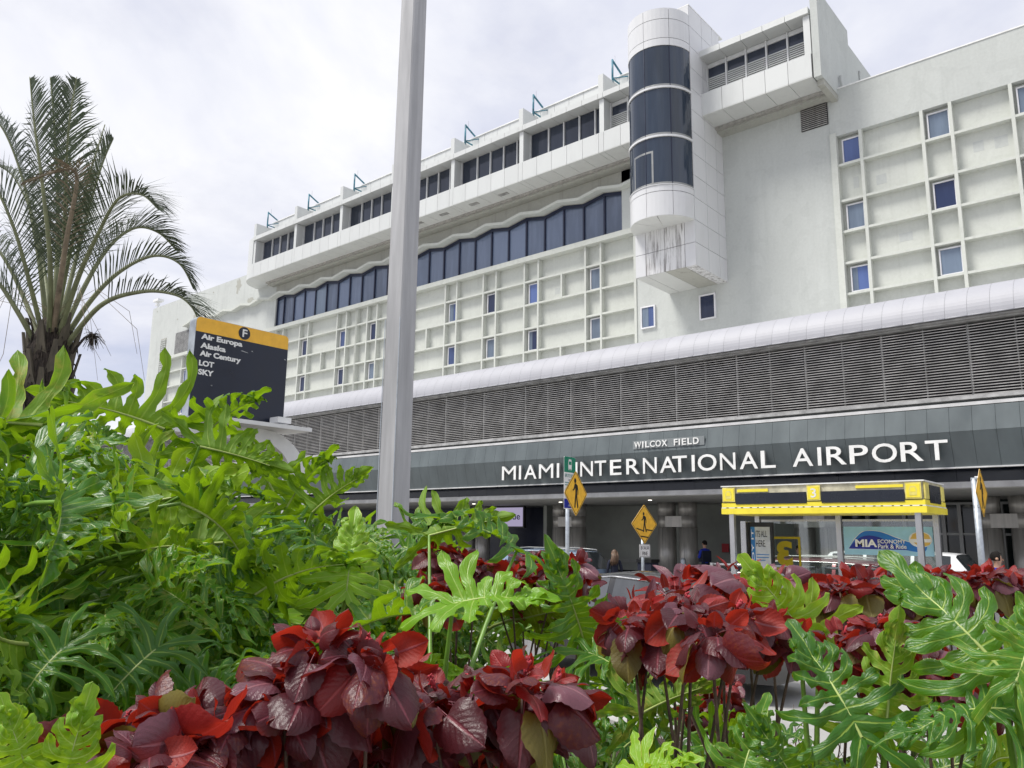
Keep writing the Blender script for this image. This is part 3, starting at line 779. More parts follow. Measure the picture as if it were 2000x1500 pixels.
def art(me, Mx, mat=None, name='art', parent=None, world=True):
    """place flat art: transform mesh data, then keep the object unrotated"""
    me.transform(Mx)
    if mat: me.materials.append(MATS[mat])
    lo = Vector([min(v.co[i] for v in me.vertices) for i in range(3)]); hi = Vector([max(v.co[i] for v in me.vertices) for i in range(3)])
    c = (lo + hi) / 2
    me.transform(Matrix.Translation(-c))
    return link(name, me, parent, c, local=not world)
def letter(ch, x0, x1, z0, z1, y, parent, depth=.10, bold=.0, side='letter_return'):
    me = fit_text(ch, x1 - x0, z1 - z0, depth, 0.0 if ch in 'MWN' else bold)
    me.materials.append(MATS['letter_white']); me.materials.append(MATS[side])
    for p in me.polygons: p.material_index = 0 if p.normal.z > .7 else 1
    return art(me, Matrix.Translation((x0, y, z0)) @ FRONT, None, 'letter', parent)
Zb, Zt = 4.205, 4.745
for ch, a, b in [('M', -21.12, -20.40), ('I', -20.24, -20.13), ('A', -19.97, -19.36), ('M', -19.24, -18.55), ('I', -18.38, -18.27),
                 ('I', -17.54, -17.43), ('N', -17.30, -16.74), ('T', -16.66, -16.16), ('E', -16.0, -15.52), ('R', -15.32, -14.78), ('N', -14.64, -14.10),
                 ('A', -13.98, -13.36), ('T', -13.50, -12.95), ('I', -12.78, -12.67), ('O', -12.56, -11.89), ('N', -11.77, -11.24), ('A', -11.10, -10.50), ('L', -10.40, -9.93),
                 ('A', -9.40, -8.78), ('I', -8.64, -8.53), ('R', -8.38, -7.81), ('P', -7.72, -7.20), ('O', -7.10, -6.43), ('R', -6.34, -5.76), ('T', -5.70, -5.14)]:
    letter(ch, a, b, Zb, Zt, 23.97, TB, .10, .008)
B('plaque', TB, 'slab_white', (-15.08, -12.34), (23.995, 24.02), (5.07, 5.365))['label'] = 'faint grey backing strip behind small letters'
MATS['plaque_grey'] = simple('plaque_grey', (.22, .24, .245), .4)
for o in TB.children:
    if o.name == 'plaque': o.data = o.data.copy(); o.data.materials[0] = MATS['plaque_grey']
x = -15.0
for word, wx in (('WILCOX', [(-15.0, -14.72), (-14.68, -14.63), (-14.56, -14.40), (-14.37, -14.18), (-14.15, -13.94), (-13.91, -13.70)]), ('FIELD', [(-13.44, -13.30), (-13.26, -13.21), (-13.14, -12.98), (-12.93, -12.77), (-12.72, -12.52)])):
    for ch, (a, b) in zip(word, wx): letter(ch, a, b, 5.11, 5.325, 23.965, TB, .03, .012, 'letter_white')
# lit airline screen hung under the canopy
sb = B('airline_screen', None, 'black_plastic', (-26.95, -24.95), (29.9, 30.05), (2.44, 3.47))
tag(sb, 'lilac lit airline name screen hanging in the dark terminal bay', 'screen')
B('display', sb, 'screen_lilac', (-26.88, -25.02), (29.88, 29.899), (2.51, 3.41))
art(fit_text('jetBlue', 1.45, .42, .004, .01), Matrix.Translation((-26.62, 29.872, 2.73)) @ FRONT, 'screen_ink', 'lettering', sb)

# ================================================================== street furniture
def onY(px, py, Y):
    d = AF + AX * ((px - 1000) / FPX) + AD * ((py - 750) / FPX)
    return CAM + d * (Y / d.y)

# lamp pole: square tapered shaft
lpz = empty('lamp_pole', (-6.17, 5.36, 0), (0, 0, R(4)))
tag(lpz, 'tall pale grey square lamp pole rising out of the planting', 'lamp pole')
def frus(name, mat, parent, h0, h1, z0, z1, ch=.12):
    def sq(h): c = h * ch; return [(-h + c, -h), (h - c, -h), (h, -h + c), (h, h - c), (h - c, h), (-h + c, h), (-h, h - c), (-h, -h + c)]
    a, b = sq(h0), sq(h1)
    v = [(x, y, z0) for x, y in a] + [(x, y, z1) for x, y in b]
    f = [tuple(range(7, -1, -1)), tuple(range(8, 16))] + [(i, (i + 1) % 8, (i + 1) % 8 + 8, i + 8) for i in range(8)]
    return MB().add(v, f).build(name, mat, parent, local=True)
frus('shaft', 'pole_paint', lpz, .122, .098, .06, 11.2)
frus('base_cover', 'pole_paint', lpz, .19, .17, 0, .35)
B('luminaire_arm', lpz, 'pole_paint', (-1.4, 0.08), (-.06, .06), (11.05, 11.18), local=True)
B('luminaire', lpz, 'pole_paint', (-2.2, -1.35), (-.17, .17), (11.02, 11.2), local=True)
for s_ in (-1, 1): B('weld_seam', lpz, 'galvanised', (s_ * .106 - .004, s_ * .106 + .004), (-.1235, -.1195), (.4, 4.2), local=True)
B('hand_hole_cover', lpz, 'galvanised', (-.05, .05), (-.124, -.119), (.6, .85), local=True)

# airline directory sign, faces +X
DS = empty('directory_sign', (-8.0, 4.65, 0))
tag(DS, 'navy and yellow airline directory sign marked F beside the palm', 'sign')
def rrect(y0, y1, z0, z1, r, top=True):
    p = [(y0, z0), (y1, z0)]
    for cx, a0 in ((y1 - r, 0), (y0 + r, 90)):
        p += [(cx + r * math.cos(R(a0 + t)), z1 - r + r * math.sin(R(a0 + t))) for t in range(0, 91, 15)]
    return p
MB().prism(rrect(4.08, 5.23, 3.20, 4.288, .05), 'YZ', -8.14, -8.004).build('cabinet', 'galvanised', DS)
MB().prism([(4.085, 3.205), (5.225, 3.205), (5.225, 4.12), (4.085, 4.12)], 'YZ', -8.003, -7.998).build('navy_face', 'sign_navy', DS)
MB().prism(rrect(4.085, 5.225, 4.122, 4.283, .047), 'YZ', -8.003, -7.998).build('yellow_face', 'sign_yellow', DS)
MB().prism([(4.65 + .072 * math.cos(t * .2618), 4.205 + .072 * math.sin(t * .2618)) for t in range(24)], 'YZ', -7.9975, -7.994).build('gate_disc', 'sign_navy', DS)
art(fit_text('F', .058, .088, .003, .02), Matrix.Translation((-7.991, 4.624, 4.161)) @ RIGHTF, 'letter_white', 'lettering', DS)
for t_, y1, z0, h in (('Air Europa', 4.635, 4.027, .078), ('Alaska', 4.44, 3.945, .062), ('Air Century', 4.63, 3.842, .078), ('LOT', 4.318, 3.752, .061), ('SKY', 4.322, 3.655, .062)):
    art(fit_text(t_, y1 - 4.145, h, .003, .042), Matrix.Translation((-7.994, 4.145, z0)) @ RIGHTF, 'letter_white', 'lettering', DS)
for y0, y1, z in ((4.62, 4.72, 4.0), (4.75, 4.78, 4.02), (5.18, 5.21, 4.0), (4.66, 4.9, 3.5), (4.3, 4.32, 3.56)):
    MB().add([(-7.9965, y0, z), (-7.9965, y1, z - .012), (-7.9965, y1 - .01, z - .006), (-7.9965, y0 + .02, z + .005)], [(0, 1, 2, 3)]).build('scratch', 'poster_grey', DS, fix=False)
pa = [(5.375, 0), (5.585, 0), (5.585, 2.55)] + [(4.97 + .615 * math.cos(R(t)), 2.55 + .60 * math.sin(R(t))) for t in range(10, 91, 10)] + [(3.9, 3.15), (3.9, 3.02), (4.97, 3.0)] + [(4.97 + .405 * math.cos(R(t)), 2.55 + .45 * math.sin(R(t))) for t in range(80, -1, -10)]
MB().prism(pa, 'YZ', -8.16, -7.96).build('curved_post', 'white_paint', DS)
B('arm_plate', DS, 'white_paint', (-8.2, -7.7), (4.2, 5.42), (3.152, 3.196))
B('floodlight', DS, 'white_paint', (-7.95, -7.78), (5.02, 5.19), (3.225, 3.29)); B('lamp_bracket', DS, 'galvanised', (-7.9, -7.83), (5.08, 5.12), (3.197, 3.224))

def poly_art(name, polys, y, mat, parent, th=.003):
    mb = MB()
    for p in polys: mb.prism(p, 'XZ', y - th, y)
    return mb.build(name, mat, parent, local=True)
def circ(cx, cz, rx, rz, n=16): return [(cx + rx * math.cos(2 * math.pi * t / n), cz + rz * math.sin(2 * math.pi * t / n)) for t in range(n)]
def walker(k, cx, cz):
    P = lambda l: [(cx + x * k, cz + z * k) for x, z in l]
    return [P(circ(-.035, .275, .045, .058)),
            P([(-.06, .205), (-.01, .215), (.05, .18), (.06, .10), (.045, -.02), (-.025, -.02), (-.03, .10)]),
            P([(-.06, .205), (-.03, .12), (-.07, .065), (-.145, .03), (-.155, .06), (-.10, .095)]),
            P([(.04, .185), (.075, .165), (.105, .06), (.10, -.05), (.075, -.05), (.075, .05), (.05, .10)]),
            P([(-.025, -.015), (.02, -.02), (.0, -.15), (-.03, -.36), (-.08, -.36), (-.055, -.17)]),
            P([(.0, -.02), (.045, -.02), (.065, -.16), (.115, -.35), (.065, -.37), (.02, -.18)])]
def diamond(k, r, n=4):
    """rounded diamond outline, half diagonal k"""
    pts = []
    for q in range(4):
        a = R(90 * q); c = k - r * 1.414
        for t in range(-n, n + 1):
            b = a + R(45) * t / n
            pts.append((c * math.cos(a) + r * math.cos(b), c * math.sin(a) + r * math.sin(b)))
    return pts
def frame_ring(po, pi, y, mat, name, parent):
    n = len(po); v = [(x, y, z) for x, z in po] + [(x, y, z) for x, z in pi]
    return MB().add(v, [(i, (i + 1) % n, (i + 1) % n + n, i + n) for i in range(n)]).build(name, mat, parent, local=True, fix=False)
def crossing_sign(loc, phi, label, dx, zc, half, post_top, bars=False, post_r=.045, tilt=0):
    t = empty('crossing_sign', loc, (0, 0, R(phi)))
    tag(t, label, 'sign', 'yellow pedestrian crossing signs')
    MB().tube([(0, 0, 0), (0, 0, post_top)], post_r, 14).build('post', 'galvanised', t, local=True, smooth=True)
    sh = lambda pts: [(x + dx, z + zc) for x, z in pts]
    pl = MB().prism(sh(diamond(half, .04)), 'XZ', -.075, -.070).build('sign_plate', 'warning_yellow', t, local=True)
    MB().prism(sh(diamond(half - .001, .04)), 'XZ', -.0695, -.066).build('back_plate', 'galvanised', t, local=True)
    frame_ring(sh(diamond(half * .955, .036)), sh(diamond(half * .915, .03)), -.0765, 'ink_black', 'border', pl)
    poly_art('walker_symbol', walker(half * (1.85 if not bars else 1.45), dx, zc + (.02 if not bars else half * .12)), -.0762, 'ink_black', pl)
    if bars:
        q = [sh([(-half * .62, -.10), (-half * .08, -.16), (-half * .08, -.19), (-half * .62, -.13)]), sh([(half * .10, -.13), (half * .62, -.15), (half * .62, -.18), (half * .10, -.16)]), sh([(-half * .28, -.30), (half * .30, -.33), (half * .30, -.36), (-half * .28, -.33)])]
        poly_art('crosswalk_lines', q, -.0762, 'ink_black', pl)
    for zz_ in (half * .82, -half * .82):
        MB().tube([(dx, -.076, zc + zz_), (dx, -.080, zc + zz_)], .012, 8).build('bolt', 'galvanised', pl, local=True)
    for zz_ in (half * .55, -half * .55):
        B('bracket', t, 'galvanised', (min(-.06, dx - .05), max(.06, dx + .05)), (-.065, .05), (zc + zz_ - .02, zc + zz_ + .02), local=True)
    return t
s1 = crossing_sign((-10.69, 14.30, 0), 95.8, 'yellow pedestrian sign on the post with the green bus plate', .24, 2.975, .505, 3.74)
bp_ = MB().prism(rrect(-.245, .245, 2.62, 3.765, .03), 'XZ', -.060, -.055).build('bus_plate', 'white_paint', s1, local=True)
poly_art('green_header', [[(-.243, 3.42), (.243, 3.42), (.243, 3.735), (.215, 3.762), (-.215, 3.762), (-.243, 3.735)]], -.0605, 'bus_green', bp_)
poly_art('bus_icon', [[(-.07, 3.50), (.07, 3.50), (.075, 3.64), (.05, 3.71), (-.05, 3.71), (-.075, 3.64)], [(-.06, 3.47), (-.03, 3.47), (-.03, 3.50), (-.06, 3.50)], [(.03, 3.47), (.06, 3.47), (.06, 3.50), (.03, 3.50)]], -.064, 'white_paint', bp_)
poly_art('bus_window', [[(-.055, 3.59), (.055, 3.59), (.055, 3.66), (-.055, 3.66)]], -.0675, 'bus_green', bp_)
poly_art('print_line', [[(-.21, 3.18), (.10, 3.18), (.10, 3.205), (-.21, 3.205)], [(-.21, 3.13), (.05, 3.13), (.05, 3.155), (-.21, 3.155)]], -.0605, 'small_print', bp_)
for t_, z0, w in (('EMPLOYEE SHUTTLE', 3.31, .42),):
    me = fit_text(t_, w, .075, .002, .01); me.transform(Matrix.Translation((-.21, -.062, z0)) @ FRONT); link('small_lettering', me, bp_, (0, 0, 0), 'small_print', local=True)
poly_art('blue_footer', [[(-.243, 2.64), (.243, 2.64), (.243, 2.84), (-.243, 2.84)]], -.0605, 'deep_blue_print', bp_)
poly_art('round_mark', [circ(-.08, 3.02, .07, .09)], -.0605, 'ink_black', bp_)
s2 = crossing_sign((-11.37, 18.49, .0), 81, 'yellow pedestrian sign with a white fine plate under it', 0, 2.385, .515, 2.5, True, .04)
fp = MB().prism(rrect(-.20, .22, 1.53, 1.865, .03), 'XZ', -.07, -.064).build('fine_plate', 'white_paint', s2, local=True)
frame_ring([(-.19, 1.54), (.21, 1.54), (.21, 1.855), (-.19, 1.855)], [(-.18, 1.55), (.20, 1.55), (.20, 1.845), (-.18, 1.845)], -.0705, 'ink_black', 'border', fp)
for t_, z0, w, xx in (('$136.50', 1.72, .31, -.145), ('FINE', 1.58, .20, -.09)):
    me = fit_text(t_, w, .095, .002, .008); me.transform(Matrix.Translation((xx, -.0715, z0)) @ FRONT); link('lettering', me, fp, (0, 0, 0), 'ink_black', local=True)
p3 = at(1918, 1100, 16.0)
s3 = crossing_sign((p3.x, p3.y, 0), 89, 'yellow pedestrian sign seen edge on beside the shelter', .20, 3.02, .505, 3.30, False, .065)
B('backing_box', s3, 'white_paint', (.05, .35), (-.064, .0), (2.75, 3.35), local=True)

# ------------------------------------------------------------------ bus shelter
SX0, SX1, SY0, SY1 = -7.37, -3.65, 15.0, 16.36
BS = empty('bus_shelter', (-5.5, 15.7, .15))
tag(BS, 'yellow roofed glass bus shelter number 3 with Economy Park and Ride panel', 'bus shelter')
B('roof_core', BS, 'shelter_faded', (SX0 + .02, SX1 - .02), (SY0 + .02, SY1 - .02), (2.66, 3.04))
B('roof_trim', BS, 'white_paint', (SX0 - .01, SX1 + .01), (SY0 - .01, SY1 + .01), (3.04, 3.062))
B('lower_band', BS, 'shelter_yellow', (SX0, SX1 + .03), (SY0 - .03, SY1 + .02), (2.505, 2.615))
B('upper_band', BS, 'shelter_yellow', (SX0 + .005, SX1 + .01), (SY0 - .012, SY1 + .01), (2.64, 2.725))
B('slot_strip', BS, 'white_paint', (SX0 + .003, SX1 + .02), (SY0 - .022, SY1 + .015), (2.618, 2.637))
for i in range(24):
    x = SX0 + .12 + i * .153 + random.uniform(-.02, .02)
    B('slot', BS, 'ink_black', (x, x + random.uniform(.03, .05)), (SY0 - .027, SY0 - .0225), (2.621, 2.633))
B('ceiling', BS, 'shelter_yellow', (SX0 + .05, SX1 - .05), (SY0 + .03, SY1 - .03), (2.52, 2.60))
def bandX(px): return onY(px, 970, SY0).x
dsp = [(1437.5, 1575.5), (1605, 1767)]
for a, b in dsp: B('display_board', BS, 'display_black', (bandX(a), bandX(b)), (SY0 - .025, SY0 + .0), (2.695, 2.905))
for a, b in ((1411, 1437), (1576, 1604), (1768, 1802)):
    x0, x1 = bandX(a), bandX(b)
    c = B('icon_box', BS, 'shelter_pale_yellow', (x0 + .01, x1 - .01), (SY0 - .022, SY0), (2.742, 3.02))
    B('icon_field', c, 'shelter_yellow', (x0 + .03, x1 - .03), (SY0 - .027, SY0 - .0222), (2.765, 2.995))
    B('black_line', BS, 'ink_black', (x0, x1), (SY0 - .020, SY0), (2.727, 2.738))
    xc = (x0 + x1) / 2
    if a == 1576: art(fit_text('3', .10, .17, .003, .012), Matrix.Translation((xc - .05, SY0 - .029, 2.795)) @ FRONT, 'white_paint', 'number', c)
    else:
        MB().prism([(xc - .06, 2.80), (xc + .06, 2.80), (xc + .065, 2.90), (xc + .04, 2.96), (xc - .04, 2.96), (xc - .065, 2.90)], 'XZ', SY0 - .031, SY0 - .0275).build('bus_icon', 'shelter_pale_yellow', c)
        MB().prism([(xc - .045, 2.86), (xc + .045, 2.86), (xc + .035, 2.93), (xc - .035, 2.93)], 'XZ', SY0 - .034, SY0 - .0315).build('bus_window', 'shelter_yellow', c)
B('faded_stripe', BS, 'shelter_yellow', (bandX(1440), bandX(1500)), (SY0 - .002, SY0 + .018), (2.93, 2.985))
B('faded_stripe', BS, 'shelter_yellow', (bandX(1672), bandX(1765)), (SY0 - .002, SY0 + .018), (2.945, 2.995))
B('end_display', BS, 'display_black', (SX1 + .0, SX1 + .02), (15.30, 16.02), (2.68, 2.99))
B('end_box', BS, 'shelter_pale_yellow', (SX1 - .01, SX1 + .018), (16.05, 16.30), (2.742, 3.0))
B('end_box', BS, 'shelter_pale_yellow', (SX1 - .01, SX1 + .018), (15.02, 15.26), (2.742, 3.02))
for x, y in ((-7.18, 15.05), (-3.78, 15.05), (-3.80, 16.28), (-5.54, 16.28), (-7.2, 16.28)):
    B('post', BS, 'stainless', (x - .048, x + .048), (y - .045, y + .045), (.15, 2.51))
for a, b in ((-7.14, -5.60), (-5.48, -3.86)):
    B('glass_pane', BS, 'clear_glass', (a, b), (16.30, 16.308), (.45, 2.39))
    B('glass_rail', BS, 'stainless', (a, b), (16.285, 16.32), (2.39, 2.43)); B('glass_rail', BS, 'stainless', (a, b), (16.285, 16.32), (.42, .45))
# number 3 sticker on the rear glass, reads from behind
n3 = MB(); ya, yb = 16.291, 16.297
for q in (((-7.0, -6.33), (2.04, 2.085)), ((-7.0, -6.33), (1.42, 1.465)), ((-7.0, -6.955), (1.465, 2.04)), ((-6.375, -6.33), (1.465, 2.04))): n3.box(q[0], (ya, yb), q[1])
n3.build('sticker_frame', 'sticker_yellow', BS)
art(fit_text('3', .33, .50, .004, .05), Matrix.Translation((-6.50, 16.294, 1.50)) @ BACKF, 'sticker_yellow', 'number_sticker', BS)
# Economy Park & Ride panel
ex0, ex1, ez0, ez1, ey = -5.46, -3.87, 1.76, 2.29, 16.27
pn = B('panel', BS, 'pale_blue_print', (ex0, ex1), (ey, ey + .012), (ez0, ez1))
W_, H_ = ex1 - ex0, ez1 - ez0
def EP(l): return [(ex0 + u * W_, ez0 + v * H_) for u, v in l]
def smooth(pts, n=6):
    o = []
    for i in range(len(pts) - 1):
        p0, p1, p2, p3_ = pts[max(i - 1, 0)], pts[i], pts[i + 1], pts[min(i + 2, len(pts) - 1)]
        for k in range(n):
            t = k / n
            o.append(tuple(.5 * (2 * p1[j] + (p2[j] - p0[j]) * t + (2 * p0[j] - 5 * p1[j] + 4 * p2[j] - p3_[j]) * t * t + (3 * p1[j] - p0[j] - 3 * p2[j] + p3_[j]) * t ** 3) for j in (0, 1)))
    return o + [pts[-1]]
outl = smooth([(.05, .21), (.13, .55), (.22, .80), (.32, .855), (.45, .80), (.60, .62), (.73, .48), (.85, .40), (.93, .38)]) + smooth([(.93, .38), (.92, .22), (.88, .14), (.80, .145), (.70, .20)]) 
def fill(poly, y, mat, name, parent):
    bm = bmesh.new(); vs = [bm.verts.new((x, y, z)) for x, z in poly]
    es = [bm.edges.new((vs[i], vs[(i + 1) % len(vs)])) for i in range(len(vs))]
    bmesh.ops.triangle_fill(bm, edges=es, use_beauty=True)
    bmesh.ops.recalc_face_normals(bm, faces=bm.faces)
    me = bpy.data.meshes.new(name); bm.to_mesh(me); bm.free()
    return art(me, Matrix.Identity(4), mat, name, parent)
fill(EP([(.045, .195), (.12, .56), (.215, .825), (.32, .88), (.455, .82), (.60, .64), (.73, .50), (.86, .43), (.86, .40), (.7, .2)]), ey - .003, 'white_paint', 'wave_outline', pn)
fill(EP(outl), ey - .005, 'wave_blue', 'wave', pn)
fill(EP(smooth([(.055, .215), (.12, .44), (.20, .62), (.30, .69), (.42, .62), (.52, .46), (.62, .30), (.74, .20)]) + [(.6, .20)]), ey - .007, 'deep_blue_print', 'deep_wave', pn)
fill(EP(circ(.865, .565, .125, .27, 32)), ey - .0065, 'white_paint', 'sun_disc', pn)
fill(EP([(.755, .58), (.975, .585), (.955, .72), (.90, .81), (.84, .815), (.785, .74)]), ey - .008, 'gold_print', 'sun_top', pn)
fill(EP([(.79, .46), (.975, .47), (.955, .38), (.90, .325), (.84, .33)]), ey - .008, 'gold_print', 'sun_base', pn)
art(fit_text('MIA', W_ * .25, H_ * .27, .003, .035), Matrix.Translation((ex0 + .135 * W_, ey - .010, ez0 + .28 * H_)) @ FRONT, 'letter_white', 'lettering', pn)
art(fit_text('ECONOMY', W_ * .31, H_ * .135, .003, .014), Matrix.Translation((ex0 + .395 * W_, ey - .010, ez0 + .415 * H_)) @ FRONT, 'letter_white', 'lettering', pn)
art(fit_text('Park & Ride', W_ * .315, H_ * .155, .003, .014), Matrix.Translation((ex0 + .395 * W_, ey - .010, ez0 + .235 * H_)) @ FRONT, 'letter_white', 'lettering', pn)
# poster case at the near end
pc = B('poster_case', BS, 'black_plastic', (-7.10, -6.62), (15.60, 15.70), (.35, 2.36))
B('poster', pc, 'poster_grey', (-6.97, -6.66), (15.592, 15.599), (.5, 2.27))
B('blue_strip', pc, 'blue_print', (-7.06, -6.972), (15.592, 15.599), (.5, 2.27))
me = fit_text('ENJOY IT', 1.02, .062, .002, .012); me.transform(Matrix.Translation((-6.985, 15.589, 1.20)) @ FRONT @ Matrix.Rotation(R(90), 4, 'Z')); art(me, Matrix.Identity(4), 'letter_white', 'lettering', pc)
art(fit_text("ITS ALL", .235, .125, .002, .0), Matrix.Translation((-6.955, 15.589, 2.07)) @ FRONT, 'ink_black', 'lettering', pc)
art(fit_text('HERE.', .20, .125, .002, .0), Matrix.Translation((-6.955, 15.589, 1.88)) @ FRONT, 'ink_black', 'lettering', pc)
for k, w in enumerate((.26, .25, .18)): B('print_line', pc, 'blue_print', (-6.95, -6.95 + w), (15.588, 15.5915), (1.72 - k * .055, 1.735 - k * .055))
B('end_frame', BS, 'stainless', (-7.23, -7.12), (15.5, 15.75), (.2, 2.38))
B('bench', BS, 'stainless', (-6.3, -4.2), (15.95, 16.22), (.55, .60))
for x in (-6.2, -4.3): B('bench_leg', BS, 'stainless', (x - .03, x + .03), (16.0, 16.15), (.15, .55))
# guard rail behind the shelter
GR = empty('guard_rail', (-6, 16.85, .15)); tag(GR, 'low stainless guard rail running behind the bus shelter', 'railing')
for x0, x1 in ((-8.6, -7.35), (-7.3, -6.2), (-6.12, -4.9), (-4.8, -3.2), (-3.1, -1.6)):
    for z in (1.47, 1.30): MB().tube([(x0, 16.85, z), (x1, 16.85, z)], .026, 8).build('rail', 'stainless', GR, smooth=True)
    for x in (x0 + .03, x1 - .03): B('post', GR, 'stainless', (x - .03, x + .03), (16.82, 16.88), (.15, 1.5))
    B('kick_panel', GR, 'slab_white', (x0 + .1, x1 - .1), (16.84, 16.86), (.3, 1.16))
# bollard and bin
b_ = MB().tube([(0, 0, 0), (0, 0, 1.08), (0, 0, 1.15), (0, 0, 1.18)], [.10, .10, .075, .02], 16).mesh('bollard', 'galvanised', True)
tag(link('bollard', b_, None, (-15.13, 27.45, .146)), 'grey metal bollard on the pavement before the twin columns', 'bollard')
lb = empty('litter_bin', (-15.06, 24.83, .146)); tag(lb, 'dark boxy litter bin standing behind the fine sign', 'bin')
B('body', lb, 'cloth_navy', (-.27, .27), (-.25, .25), (.02, 1.05), local=True); B('lid', lb, 'black_plastic', (-.30, .30), (-.28, .28), (1.05, 1.16), local=True)

# ------------------------------------------------------------------ cars (local x = forward)
def car(name, label, loc, rz, paint, st, W, belt_out, glassy='car_glass', roof='paint', rails=False, trimline=True):
    """st = stations (x, zbelt, zroof or None); side glass between greenhouse stations flagged with 'g' on the segment start"""
    t = empty(name, loc, (0, 0, R(rz))); tag(t, label, 'car')
    hw = W / 2
    rings = []
    for (x, zb, zr_, fl) in st:
        nose = min(1, .80 + .2 * min(1, (st[-1][0] - x) / .5, (x - st[0][0]) / .4 + .2))
        w = hw * nose
        wr = hw * .74 if zr_ else w * .90
        zr2 = zr_ if zr_ else zb + .04
        rings.append([(x, -w * .93, .26), (x, -w, .55), (x, -w * .99, zb - .10), (x, -w * .965, zb), (x, -wr, zr2 - .05), (x, -wr * .80, zr2), (x, 0, zr2 + .015),
                      (x, wr * .80, zr2), (x, wr, zr2 - .05), (x, w * .965, zb), (x, w * .99, zb - .10), (x, w, .55), (x, w * .93, .26)])
    n = 13
    v = [p for r in rings for p in r]; body = []; side = []; ws = []
    for i in range(len(st) - 1):
        a, b = st[i], st[i + 1]
        for k in range(n - 1):
            q = (i * n + k, i * n + k + 1, (i + 1) * n + k + 1, (i + 1) * n + k)
            if a[3] == 'g' and k in (3, 8): side.append((q, i)); continue
            if a[3] in ('w', 'r') and k in (4, 5, 6, 7): ws.append((q, i, a[3])); continue
            body.append(q)
    body.append(tuple(range(n - 1, -1, -1))); body.append(tuple(range((len(st) - 1) * n, len(st) * n)))
    bd = MB(); bd.v = v; bd.f = body; bd.mi = [0] * len(body)
    bo = bd.build('body', paint, t, local=True, smooth=False)
    md = bo.modifiers.new('edge', 'BEVEL'); md.width = .02; md.segments = 2; md.limit_method = 'ANGLE'; md.angle_limit = R(25)
    for p_ in bo.data.polygons: p_.use_smooth = True
    used = {}
    for q, i in side:
        s = -1 if v[q[0]][1] < 0 else 1
        MB().add([Vector(v[j]) + Vector((0, s * .004, 0)) for j in q], [(0, 1, 2, 3)]).build('side_window', glassy, t, local=True, fix=False)
    for kind_, nm in (('w', 'windscreen'), ('r', 'rear_window')):
        qs = [q for q, i, k_ in ws if k_ == kind_]
        if qs:
            mb = MB()
            for q in qs: mb.add([Vector(v[j]) + Vector((0, 0, .004)) for j in q], [(0, 1, 2, 3)])
            mb.build(nm, 'car_glass', t, local=True, smooth=True, fix=False)
    gs = [s_ for s_ in st if s_[2]]
    if trimline:
        for s in (-1, 1):
            MB().tube([(s_[0], s * hw * .752, s_[2] - .055) for s_ in gs], .014, 6).build('chrome_trim', 'stainless', t, local=True, smooth=True)
    if rails:
        for s in (-1, 1):
            gx = gs[1:-1] if len(gs) > 3 else gs
            MB().tube([(gx[0][0], s * hw * .63, gx[0][2] + .01)] + [(s_[0], s * hw * .63, s_[2] + .055) for s_ in gx] + [(gx[-1][0], s * hw * .63, gx[-1][2] + .01)], .018, 6).build('roof_rail', 'door_frame', t, local=True, smooth=True)
    Lr, Lf = st[0][0], st[-1][0]
    for s in (-1, 1):
        for xx in (Lr + .85, Lf - .85):
            wl = MB().tube([(xx, s * (hw - .20), .33), (xx, s * (hw + .005), .33)], .33, 22).build('wheel', 'rubber', t, local=True)
            MB().tube([(xx, s * (hw - .1), .33), (xx, s * (hw + .015), .33)], .21, 14).build('rim', 'stainless', wl, local=True)
        zl = st[1][1] - .14
        MB().box((Lr - .012, Lr + .25), (s * hw * .55 - .14 * (s < 0) , s * hw * .55 + .14 * (s > 0) + .10 * s), (zl - .09, zl + .05)).build('tail_light', 'tail_red', t, local=True)
        MB().box((Lf - .12, Lf + .01), (s * hw * .62 - .16, s * hw * .62 + .16), (.62, .74)).build('headlight', 'lamp_glass', t, local=True)
        gm = [q for q in gs][-1]
        MB().box((gm[0] + .05, gm[0] + .22), (s * (hw + .02), s * (hw + .20)), (gm[1] + .02, gm[1] + .17)).build('wing_mirror', paint, t, local=True)
        for xx in (-.35, .65): B('door_handle', t, 'stainless', (xx - .10, xx + .10), (s * hw * .985 - .012, s * hw * .985 + .012), (gm[1] - .14, gm[1] - .11), local=True)
    B('bumper', t, 'black_plastic', (Lr - .03, Lr + .06), (-hw * .72, hw * .72), (.3, .42), local=True)
    return t
sedan = [(-2.35, .80, None, ''), (-2.2, 1.0, None, ''), (-1.95, 1.04, None, 'r'), (-1.05, 1.01, 1.40, ''), (-.95, 1.0, 1.43, 'g'), (-.15, .98, 1.51, ''), (-.05, .97, 1.51, 'g'), (.55, .95, 1.475, ''), (.68, .94, 1.45, 'w'), (1.35, .93, None, ''), (2.0, .84, None, ''), (2.35, .62, None, '')]
suv = [(-2.35, .86, None, ''), (-2.28, 1.12, None, 'r'), (-1.85, 1.14, 1.72, ''), (-1.75, 1.14, 1.745, 'g'), (-1.0, 1.12, 1.79, ''), (-.92, 1.12, 1.79, 'g'), (.05, 1.10, 1.80, ''), (.13, 1.10, 1.80, 'g'), (.85, 1.09, 1.75, ''), (.95, 1.09, 1.73, 'w'), (1.55, 1.07, None, ''), (2.2, .98, None, ''), (2.4, .70, None, '')]
def sc_st(st, kx, kz): return [(x * kx, zb * kz, zr_ * kz if zr_ else None, f) for x, zb, zr_, f in st]
car('black_sedan', 'black sedan parked just beyond the red shrubs', (-6.55, 10.75, 0), -4, 'paint_black', sc_st(sedan, 1.0, 1.0), 1.82, 0, 'car_glass_pale')
car('white_suv', 'white utility car with dark windows parked beyond the bus shelter', (-6.25, 21.0, 0), 180, 'paint_white', sc_st(suv, 1.0, 1.01), 1.9, 0, rails=False, trimline=False)
